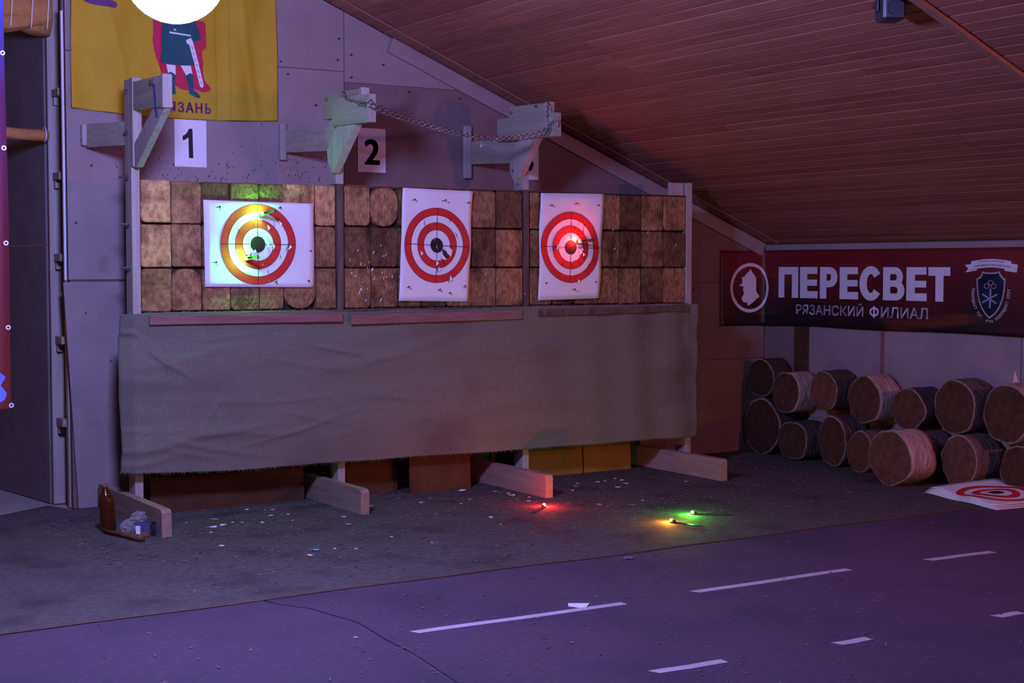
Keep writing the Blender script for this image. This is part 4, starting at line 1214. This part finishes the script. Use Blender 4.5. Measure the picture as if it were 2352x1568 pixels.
# ================================================================== CHAIN
ch = thing('chain', (1.9, -0.4, 2.35), 'doubled steel chain slung between the heads of the two middle posts', 'chain')
def chain_links(path, name):
    bm = bmesh.new()
    P = [Vector(p) for p in path]
    # Catmull-Rom resample
    pts = []
    for i in range(len(P) - 1):
        p0 = P[max(i - 1, 0)]; p1 = P[i]; p2 = P[i + 1]; p3 = P[min(i + 2, len(P) - 1)]
        for k in range(20):
            t = k / 20
            pts.append(0.5 * ((2 * p1) + (p2 - p0) * t + (2 * p0 - 5 * p1 + 4 * p2 - p3) * t * t + (3 * p1 - p0 - 3 * p2 + p3) * t ** 3))
    pts.append(P[-1])
    step = 0.0225; acc = 0; last = pts[0]; i = 0; alt = 0
    cur = pts[0]
    out = [cur]
    for q in pts[1:]:
        while (q - cur).length >= step:
            cur = cur + (q - cur).normalized() * step; out.append(cur.copy())
    for k in range(len(out) - 1):
        a, b = out[k], out[k + 1]
        t = (b - a).normalized(); c = (a + b) / 2
        ref = Vector((0, 0, 1)) if abs(t.z) < 0.95 else Vector((1, 0, 0))
        x = t.cross(ref).normalized(); y = x.cross(t)
        ang_ = 0.6 + (math.pi / 2 if k % 2 else 0)
        u = x * math.cos(ang_) + y * math.sin(ang_); w = t.cross(u)
        n = 10; rr_ = []
        for j in range(n):
            aa = 2 * math.pi * j / n
            cen = c + t * (0.0165 * math.cos(aa)) + u * (0.0085 * math.sin(aa))
            rad = (t * (math.cos(aa)) + u * math.sin(aa)).normalized()
            rr_.append([bm.verts.new(cen + 0.0032 * (rad * math.cos(bb) + w * math.sin(bb))) for bb in (0, 2.094, 4.189)])
        for j in range(n):
            A_ = rr_[j]; B_ = rr_[(j + 1) % n]
            for e in range(3): bm.faces.new((A_[e], A_[(e + 1) % 3], B_[(e + 1) % 3], B_[e]))
    bmesh.ops.recalc_face_normals(bm, faces=bm.faces[:])
    finish(name, bm, 'steel', ch, True)
YB = -0.40
base_path = [(1.262, -0.12, 2.560), (1.208, -0.27, 2.505), (1.208, -0.42, 2.470), (1.208, -0.565, 2.452), (1.40, -0.52, 2.405), (1.60, -0.44, 2.375), (1.85, -0.42, 2.325), (2.08, -0.41, 2.300), (2.24, -0.41, 2.305), (2.40, -0.41, 2.325), (2.50, -0.42, 2.345), (2.592, -0.42, 2.39), (2.594, -0.40, 2.46), (2.65, -0.32, 2.575)]
chain_links(base_path, 'strand')
chain_links([(p[0], p[1] - 0.012, p[2] - 0.018 - 0.008 * math.sin(i)) for i, p in enumerate(base_path[2:-1])], 'strand')
chain_links([(2.592, -0.42, 2.39), (2.592, -0.475, 2.42), (2.62, -0.484, 2.43), (2.622, -0.484, 2.37)], 'loose_end')
chain_links([(1.208, -0.565, 2.452), (1.225, -0.575, 2.465), (1.25, -0.572, 2.44)], 'loose_end')
chain_links([(2.08, -0.41, 2.300), (2.085, -0.415, 2.26), (2.085, -0.415, 2.225)], 'loose_end')

# ================================================================== LOGS
LOGS = [
 # face x, y, zc, w, h, length, bark tone, core tone, label
 (5.12, 0.335, 0.220, 0.42, 0.44, 0.20, .10, .45, 'dark round log on the floor in the room corner'),
 (5.07, -0.065, 0.152, 0.33, 0.30, 0.24, .16, .60, 'dark log with a pale ragged rim, second from the corner in the bottom row'),
 (5.06, -0.50, 0.190, 0.30, 0.378, 0.25, .18, .60, 'tall dark oval log in the bottom row left of the half hidden one'),
 (5.00, -0.84, 0.150, 0.26, 0.298, 0.26, .25, .80, 'small log half hidden behind the big pale-barked front log'),
 (4.71, -1.40, 0.192, 0.40, 0.384, 0.235, .95, .95, 'big log with pale pink bark lying in front of the stack'),
 (5.10, -1.32, 0.168, 0.26, 0.334, 0.22, .35, .80, 'narrow log half hidden just right of the big front log'),
 (5.03, -1.72, 0.177, 0.31, 0.352, 0.27, .30, 1.0, 'log behind the pile of target sheets, on the floor'),
 (5.14, -2.12, 0.160, 0.30, 0.318, 0.20, .20, .60, 'dark bottom log at the right edge of the picture'),
 (5.14, 0.375, 0.600, 0.30, 0.310, 0.20, .10, .40, 'dark log topmost in the room corner'),
 (5.10, 0.045, 0.510, 0.30, 0.330, 0.22, .90, .65, 'log with smooth pale bark in the top row beside the corner log'),
 (5.10, -0.36, 0.545, 0.29, 0.300, 0.24, .14, 1.1, 'ochre-faced log with dark bark in the top row'),
 (5.10, -0.78, 0.517, 0.335, 0.352, 0.22, .80, .70, 'log with rough pale bark in the top row below the thin wall strip'),
 (5.10, -1.20, 0.483, 0.33, 0.285, 0.24, .16, .80, 'reddish low log in the top row with a dark bark hump'),
 (5.10, -1.61, 0.531, 0.355, 0.380, 0.22, .25, .65, 'pear-shaped log with a pale rim in the top row'),
 (5.10, -2.05, 0.520, 0.40, 0.390, 0.24, .70, .65, 'largest log in the top row, at the right edge of the picture'),
]
rl = random.Random(21)
for (fx, y, zc, w, h, L, bt, ct, label) in LOGS:
    L = min(L, XC - 0.012 - fx)
    root = thing('log', (fx + L / 2, y, zc), label, 'log', 'sawn logs stacked along the right wall')
    sd = rl.uniform(0, 50)
    n = 40
    def rad(a, xx, k=1.0):
        q = 1 + 0.11 * mnoise.noise(Vector((math.cos(a) * 1.2 + sd, math.sin(a) * 1.2, 0.2))) + 0.03 * mnoise.noise(Vector((math.cos(a) * 3 + sd, math.sin(a) * 3, 0.7))) + 0.012 * mnoise.noise(Vector((math.cos(a) * 6 + sd, math.sin(a) * 6, xx * 10)))
        return k * q
    def nmin():
        return min(rad(2 * math.pi * i / n, 0) * math.sin(2 * math.pi * i / n) for i in range(n))
    bm = bmesh.new()
    rings = []
    segs = 8
    for s in range(segs + 1):
        xx = -L / 2 + L * s / segs
        ring = []
        for i in range(n):
            a = 2 * math.pi * i / n
            rg = 0.022 * mnoise.noise(Vector((xx * 14, a * 3.2 + sd, sd))) + 0.012 * abs(mnoise.noise(Vector((xx * 5, a * 9, sd))))
            k = rad(a, xx) + rg - 0.01
            jag = 0.012 * mnoise.noise(Vector((a * 5, sd, 3))) if s in (0,) else 0
            ring.append(bm.verts.new((xx + jag * (0.6 if s == 0 else 0) + (0.004 if s == 0 else 0), w / 2 * k * math.cos(a), h / 2 * k * math.sin(a))))
        rings.append(ring)
    inner = []
    for s in (0, segs):
        xx = -L / 2 + L * s / segs
        inner.append([bm.verts.new((xx + (0.003 if s == 0 else 0), w / 2 * rad(2 * math.pi * i / n, xx, 0.93) * math.cos(2 * math.pi * i / n), h / 2 * rad(2 * math.pi * i / n, xx, 0.93) * math.sin(2 * math.pi * i / n))) for i in range(n)])
    for s in range(segs):
        for i in range(n): bm.faces.new((rings[s][i], rings[s][(i + 1) % n], rings[s + 1][(i + 1) % n], rings[s + 1][i]))
    for i in range(n):
        bm.faces.new((inner[0][i], inner[0][(i + 1) % n], rings[0][(i + 1) % n], rings[0][i]))
        bm.faces.new((rings[segs][i], rings[segs][(i + 1) % n], inner[1][(i + 1) % n], inner[1][i]))
    for f in bm.faces: f.material_index = 1 if f.calc_center_median().x < -L / 2 + 0.012 else 0
    bmesh.ops.recalc_face_normals(bm, faces=bm.faces[:])
    def child(name, bm, m, col):
        me = bpy.data.meshes.new(name); bm.normal_update(); bm.to_mesh(me); bm.free(); me.materials.append(MATS[m])
        if name == 'bark': me.materials.append(MATS['bark_rim'])
        for p in me.polygons: p.use_smooth = len(p.vertices) < 6
        o = bpy.data.objects.new(name, me); COL.objects.link(o); o.color = (*col, 1); o.parent = root
    child('bark', bm, 'bark', (bt * 0.70, bt * 0.54, bt * 0.50))
    bm = bmesh.new()
    ra = []
    for xx in (-L / 2 - 0.001, L / 2 + 0.0005):
        ra.append([bm.verts.new((xx, w / 2 * rad(2 * math.pi * i / n, xx, 0.935) * math.cos(2 * math.pi * i / n), h / 2 * rad(2 * math.pi * i / n, xx, 0.935) * math.sin(2 * math.pi * i / n))) for i in range(n)])
    bm.faces.new(ra[0]); bm.faces.new(ra[1][::-1])
    for i in range(n): bm.faces.new((ra[0][i], ra[0][(i + 1) % n], ra[1][(i + 1) % n], ra[1][i]))
    bmesh.ops.recalc_face_normals(bm, faces=bm.faces[:])
    child('cut_wood', bm, 'log_core', (ct, ct * 0.97, ct * 0.92))
o = poly('paper_scrap', [(5.20, 0.0), (5.215, 0.07), (5.25, 0.0)], 'y', -2.02, -2.017, 'paper')
o.location.z = 0.722
tag(o, 'pointed white paper scrap standing on the largest top log', 'paper')

# ================================================================== SHEETS ON THE FLOOR AT RIGHT
ctr = Vector((4.833, -2.17))
for q in range(4):
    root = thing('spare_target_sheet', (4.86, -2.2, 0.0), ['bottom spare target sheet in the floor pile by the logs', 'second lowest spare target sheet in the floor pile by the logs', 'spare target sheet second from top in the floor pile by the logs', 'topmost spare target sheet with red rings in the floor pile by the logs'][q], 'target', 'spare target sheets')
    rot = 1.256 - math.pi + 0.035 * (3 - q)
    cr_, sr_ = math.cos(rot), math.sin(rot)
    off = Vector((0.012 * q, 0.006 * (q % 2)))
    def fn(u, v, k=0.0, q=q, cr_=cr_, sr_=sr_, off=off):
        x = ctr.x + off.x + u * cr_ - v * sr_; y = ctr.y + off.y + u * sr_ + v * cr_
        lift = 0.045 * max(0, (v + 0.26) / 0.52) * max(0, (0.12 - u) / 0.48) + 0.006 * (1 + math.sin(u * 16 + 1.0 + v * 5)) * (0.4 + q * 0.25)
        return Vector((x, y, 0.003 + 0.006 * q + lift + k))
    bm = bmesh.new()
    nu, nvv = 14, 10
    a = [[bm.verts.new(fn(-0.365 + 0.73 * i / nu, -0.26 + 0.52 * k / nvv)) for k in range(nvv + 1)] for i in range(nu + 1)]
    b = [[bm.verts.new(fn(-0.365 + 0.73 * i / nu, -0.26 + 0.52 * k / nvv, -0.002)) for k in range(nvv + 1)] for i in range(nu + 1)]
    for i in range(nu):
        for k in range(nvv):
            bm.faces.new((a[i][k], a[i + 1][k], a[i + 1][k + 1], a[i][k + 1])); bm.faces.new((b[i][k], b[i][k + 1], b[i + 1][k + 1], b[i + 1][k]))
        bm.faces.new((a[i][0], b[i][0], b[i + 1][0], a[i + 1][0])); bm.faces.new((a[i][nvv], a[i + 1][nvv], b[i + 1][nvv], b[i][nvv]))
    for k in range(nvv):
        bm.faces.new((a[0][k], a[0][k + 1], b[0][k + 1], b[0][k])); bm.faces.new((a[nu][k], b[nu][k], b[nu][k + 1], a[nu][k + 1]))
    finish('paper', bm, 'paper', root, True)
    if q == 3:
        for (r1, r0) in ((0.61, 0.415), (1.0, 0.805)):
            flat_print('red_ring', ring_polys(0, 0, 0.2435 * r0, 0.2435 * r1), lambda u, v: fn(u, v, 0.0025), 'ring_red', root, 0.04)
        flat_print('bullseye', [disc_poly(0, 0, 0.049)], lambda u, v: fn(u, v, 0.0025), 'ink_black', root, 0.03)

# ================================================================== TAPE STRIPS
def tape(x0, y0, x1, y1, label, w=0.048):
    a = Vector((x0, y0)); b = Vector((x1, y1)); d = (b - a).normalized(); n_ = Vector((-d.y, d.x))
    pts = []
    k = 12
    lo_ = []; hi_ = []
    for i in range(k + 1):
        p = a + (b - a) * i / k + n_ * 0.0025 * math.sin(i * 0.7 + x0)
        lo_.append(p - n_ * w / 2 + d * (0.02 * (1 if i == 0 else 0) + 0.0)); hi_.append(p + n_ * w / 2)
    o = poly('tape_strip', [(p.x, p.y) for p in lo_ + hi_[::-1]], 'z', 0.0002, 0.0016, 'tape')
    tag(o, label, 'tape', 'pale tape strips on the floor')
tape(0.05, -3.235, 1.09, -3.275, 'longest pale tape strip on the floor, left end of the far line')
tape(1.49, -3.262, 2.46, -3.270, 'pale tape strip in the middle of the far line')
tape(2.96, -3.315, 3.42, -3.345, 'pale tape strip at the right end of the far line')
tape(0.51, -4.225, 0.84, -4.245, 'nearest pale tape strip at the bottom edge of the picture')
tape(1.37, -4.288, 1.55, -4.292, 'short pale tape strip in the middle of the near line')
tape(2.27, -4.315, 2.43, -4.322, 'short pale tape strip at the right end of the near line')

# ================================================================== SMALL THINGS BY THE LEFT FOOT
bot = thing('plastic_bottle', (-0.290, -0.30, 0), 'brown plastic bottle leaning beside the left foot of the stand', 'bottle')
MB = Matrix.Translation((-0.290, -0.30, 0.003)) @ Matrix.Rotation(-0.085, 4, 'Y')
bm = bmesh.new()
prof = [(0.030, 0.0), (0.041, 0.006), (0.043, 0.02)]
for k in range(6): prof += [(0.043, 0.028 + k * 0.019), (0.0405, 0.036 + k * 0.019), (0.043, 0.044 + k * 0.019)]
prof += [(0.0435, 0.150), (0.042, 0.175), (0.035, 0.20), (0.024, 0.222), (0.016, 0.235), (0.0145, 0.246)]
bm_lathe(bm, prof, 28, MB)
finish('bottle_body', bm, 'amber_plastic', bot, True)
bm = bmesh.new(); bm_lathe(bm, [(0.0165, 0.2465), (0.0168, 0.262), (0.014, 0.266)], 20, MB)
finish('cap', bm, 'carton_brown', bot, True)
sk = tube('wooden_stick', [(-0.335, -0.36, 0.015), (-0.29, -0.50, 0.017), (-0.235, -0.71, 0.0195)], [0.010, 0.014, 0.0195], 'stick', None, 10)
tag(sk, 'short dark wooden stick lying in front of the brown bottle', 'stick')
ct_ = thing('small_carton', (-0.165, -0.56, 0), 'small blue and brown carton beside the left foot of the stand', 'carton')
MX = Matrix.Translation((-0.175, -0.545, 0)) @ Matrix.Rotation(-0.5, 4, 'Z')
bm = bmesh.new(); bm_box(bm, -0.036, 0.036, -0.022, 0.022, 0.001, 0.068, MX, 0.002); finish('carton_box', bm, 'carton_brown', ct_)
bm = bmesh.new(); bm_box(bm, -0.0365, -0.012, -0.0235, -0.0225, 0.008, 0.062, MX); finish('white_panel', bm, 'paper', ct_)
bm = bmesh.new(); bm_box(bm, -0.037, 0.037, -0.0230, 0.0230, 0.0605, 0.0688, MX); finish('blue_band', bm, 'carton_blue', ct_)
bm = bmesh.new(); bm_box(bm, -0.006, 0.030, -0.0235, -0.0225, 0.034, 0.046, MX); finish('blue_print', bm, 'carton_blue', ct_)
jr = thing('dark_jar', (-0.118, -0.52, 0), 'dark green little jar squeezed between the carton and the left foot', 'jar')
bm = bmesh.new(); bm_lathe(bm, [(0.011, 0.001), (0.013, 0.005), (0.013, 0.06), (0.009, 0.066)], 16, Matrix.Translation((-0.122, -0.56, 0)))
finish('jar_body', bm, 'jar_dark', jr, True)
bm = bmesh.new(); bm_lathe(bm, [(0.0105, 0.066), (0.0105, 0.08), (0.009, 0.082)], 16, Matrix.Translation((-0.122, -0.56, 0)))
finish('lid', bm, 'jar_dark', jr, True)
def crumple(name, c, sx, sy, sz, seed, label, cat):
    bm = bmesh.new()
    bmesh.ops.create_icosphere(bm, subdivisions=3, radius=1)
    for v in bm.verts:
        q = 1 + 0.35 * mnoise.noise(v.co * 2.2 + Vector((seed, 0, 0))) + 0.2 * mnoise.noise(v.co * 5 + Vector((seed, 3, 0)))
        v.co = Vector((v.co.x * sx * q, v.co.y * sy * q, v.co.z * sz * q))
    zm = min(v.co.z for v in bm.verts)
    for v in bm.verts: v.co += Vector((c[0], c[1], c[2] - zm))
    o = finish(name, bm, 'clear_plastic', None, False)
    tag(o, label, cat)
crumple('plastic_bag', (-0.235, -0.475, 0.002), 0.042, 0.03, 0.045, 1.0, 'crumpled clear plastic bag between the bottle and the carton', 'bag')
crumple('plastic_cup', (-0.185, -0.50, 0.071), 0.045, 0.03, 0.030, 6.0, 'crumpled clear plastic wrapper lying on the small carton', 'wrapper')

# ================================================================== PAPER SCRAPS
SC = [(0.64, -0.02, 0.038), (0.73, -0.1, 0.014), (0.78, -0.11, 0.054), (0.68, -0.31, 0.042), (0.79, -0.31, 0.027), (0.35, -0.24, 0.063), (0.17, -0.27, 0.026), (0.4, -0.4, 0.036), (0.45, -0.43, 0.031), (0.55, -0.49, 0.036), (0.72, -0.53, 0.013), (0.25, -0.49, 0.071), (0.32, -0.46, 0.051), (0.18, -0.64, 0.023), (0.08, -1.06, 0.036), (1.03, -0.57, 0.037), (0.94, -0.82, 0.036), (0.45, -1.43, 0.074), (0.37, -1.54, 0.05), (0.56, -1.44, 0.023), (0.65, -1.51, 0.026), (0.97, -1.3, 0.024), (1.35, -0.3, 0.025), (1.64, -0.11, 0.017), (2.14, -0.06, 0.087), (2.3, -0.23, 0.052), (2.31, -0.41, 0.057), (2.34, -0.32, 0.029), (2.37, -0.53, 0.02), (2.28, -0.66, 0.028), (1.67, -0.36, 0.039), (1.8, -0.24, 0.017), (2.0, -0.4, 0.028), (1.87, -0.52, 0.022), (1.76, -1.05, 0.042), (1.68, -1.29, 0.023), (1.55, -0.76, 0.013), (1.07, -1.57, 0.019), (2.77, -0.44, 0.035), (2.97, -0.21, 0.036), (2.89, -0.3, 0.03), (3.13, -0.22, 0.048), (3.2, -0.21, 0.024), (3.33, -0.15, 0.025), (3.32, -0.24, 0.043), (3.26, -0.37, 0.042), (3.1, -0.5, 0.047), (2.58, -1.01, 0.038), (2.9, -1.03, 0.022), (3.66, -0.53, 0.027), (-0.18, -3.19, 0.03)]
rs_ = random.Random(9)
def scrap(x, y, w, m, label, group, depth=None, shape=None):
    h = depth or w * rs_.uniform(0.5, 1.1)
    n = rs_.choice([4, 5, 6, 7])
    a0 = rs_.uniform(0, 6.28)
    th = 0.5635
    bm = bmesh.new(); top = []; bot_ = []
    for i in range(n):
        a = a0 + 2 * math.pi * i / n + rs_.uniform(-0.25, 0.25); k = rs_.uniform(0.55, 1.0)
        u, v = w / 2 * k * math.cos(a), h / 2 * k * math.sin(a)
        if shape: u, v = shape[i % len(shape)]
        px, py = x + u * math.cos(th) + v * math.sin(th), y - u * math.sin(th) + v * math.cos(th)
        zz = 0.0022 + rs_.uniform(0, 0.22) * w * (0.5 if not shape else 0.15)
        top.append(bm.verts.new((px, py, zz))); bot_.append(bm.verts.new((px, py, zz - 0.0014)))
        if shape and i == len(shape) - 1: break
    bm.faces.new(top); bm.faces.new(bot_[::-1])
    m_ = len(top)
    for i in range(m_): bm.faces.new((top[i], bot_[i], bot_[(i + 1) % m_], top[(i + 1) % m_]))
    bmesh.ops.recalc_face_normals(bm, faces=bm.faces[:])
    o = finish('paper_scrap', bm, m, None)
    tag(o, label, 'paper', group)
for x, y, w in SC:
    if (x, y) == (0.45, -1.43):
        scrap(x, y, w, 'scrap_blue', 'bright blue paper scrap on the floor before the left bay', None, 0.05); continue
    if (x, y) == (-0.18, -3.19):
        scrap(x, y, w, 'paper', 'thin white paper sliver beside the curved mat seam', None, 0.01); continue
    zone = ('just right of the left foot, in the left bay' if x < 0.6 and y > -0.7 else 'on the mat out in front of the left bay' if x < 1.2 and y < -0.7 else 'under the left bay beside the second foot' if x < 1.2 else
            'in the middle bay before the third foot' if x < 2.5 and y > -0.7 else 'on the mat left of the red-lit floor knife' if x < 2.5 else 'in the right bay between the third and fourth feet')
    scrap(x, y, w, 'paper', 'small torn white paper scrap ' + zone, 'torn white paper scraps')
scrap(1.70, -2.48, 0.076, 'scrap_dull', 'dull blue paper flyer on the floor just beyond the mat seam', None, 0.06)
scrap(2.72, -1.16, 0.070, 'scrap_dull', 'dull blue paper scrap on the mat between the red and green knives', None, 0.06)
rs_ = random.Random(4)
bm = bmesh.new()
q = [(0.845, -3.195), (0.875, -3.15), (0.955, -3.20), (0.895, -3.258), (0.868, -3.248)]
bm_poly(bm, q, 'z', 0.0018, 0.0042)
o = finish('paper_scrap', bm, 'paper', None); tag(o, 'white pentagon paper scrap lying against the longest tape strip', 'paper')
# fine litter of wood chips
bm = bmesh.new()
rg = random.Random(2)
for k in range(4200):
    x = rg.uniform(-0.6, 4.9); y = -2.25 + 2.6 * (rg.random() ** 0.65)
    if k % 9 == 0: x = rg.uniform(-1.2, 4.8); y = rg.uniform(-4.8, -2.4)
    L = rg.uniform(0.004, 0.016) * (1.8 if rg.random() < 0.06 else 1); wv = rg.uniform(0.0015, 0.004); a = rg.uniform(0, 3.14)
    dx, dy = math.cos(a) * L, math.sin(a) * L; nx, ny = -math.sin(a) * wv, math.cos(a) * wv
    z = 0.003
    v = [bm.verts.new((x - dx - nx, y - dy - ny, z)), bm.verts.new((x + dx - nx, y + dy - ny, z + rg.uniform(0, .003))), bm.verts.new((x + dx + nx, y + dy + ny, z)), bm.verts.new((x - dx + nx, y - dy + ny, z + rg.uniform(0, .003)))]
    bm.faces.new(v)
o = finish('wood_chips', bm, 'chips', None)
tag(o, 'fine litter of wood chips strewn over the dark mat', 'wood chips', None, 'stuff')
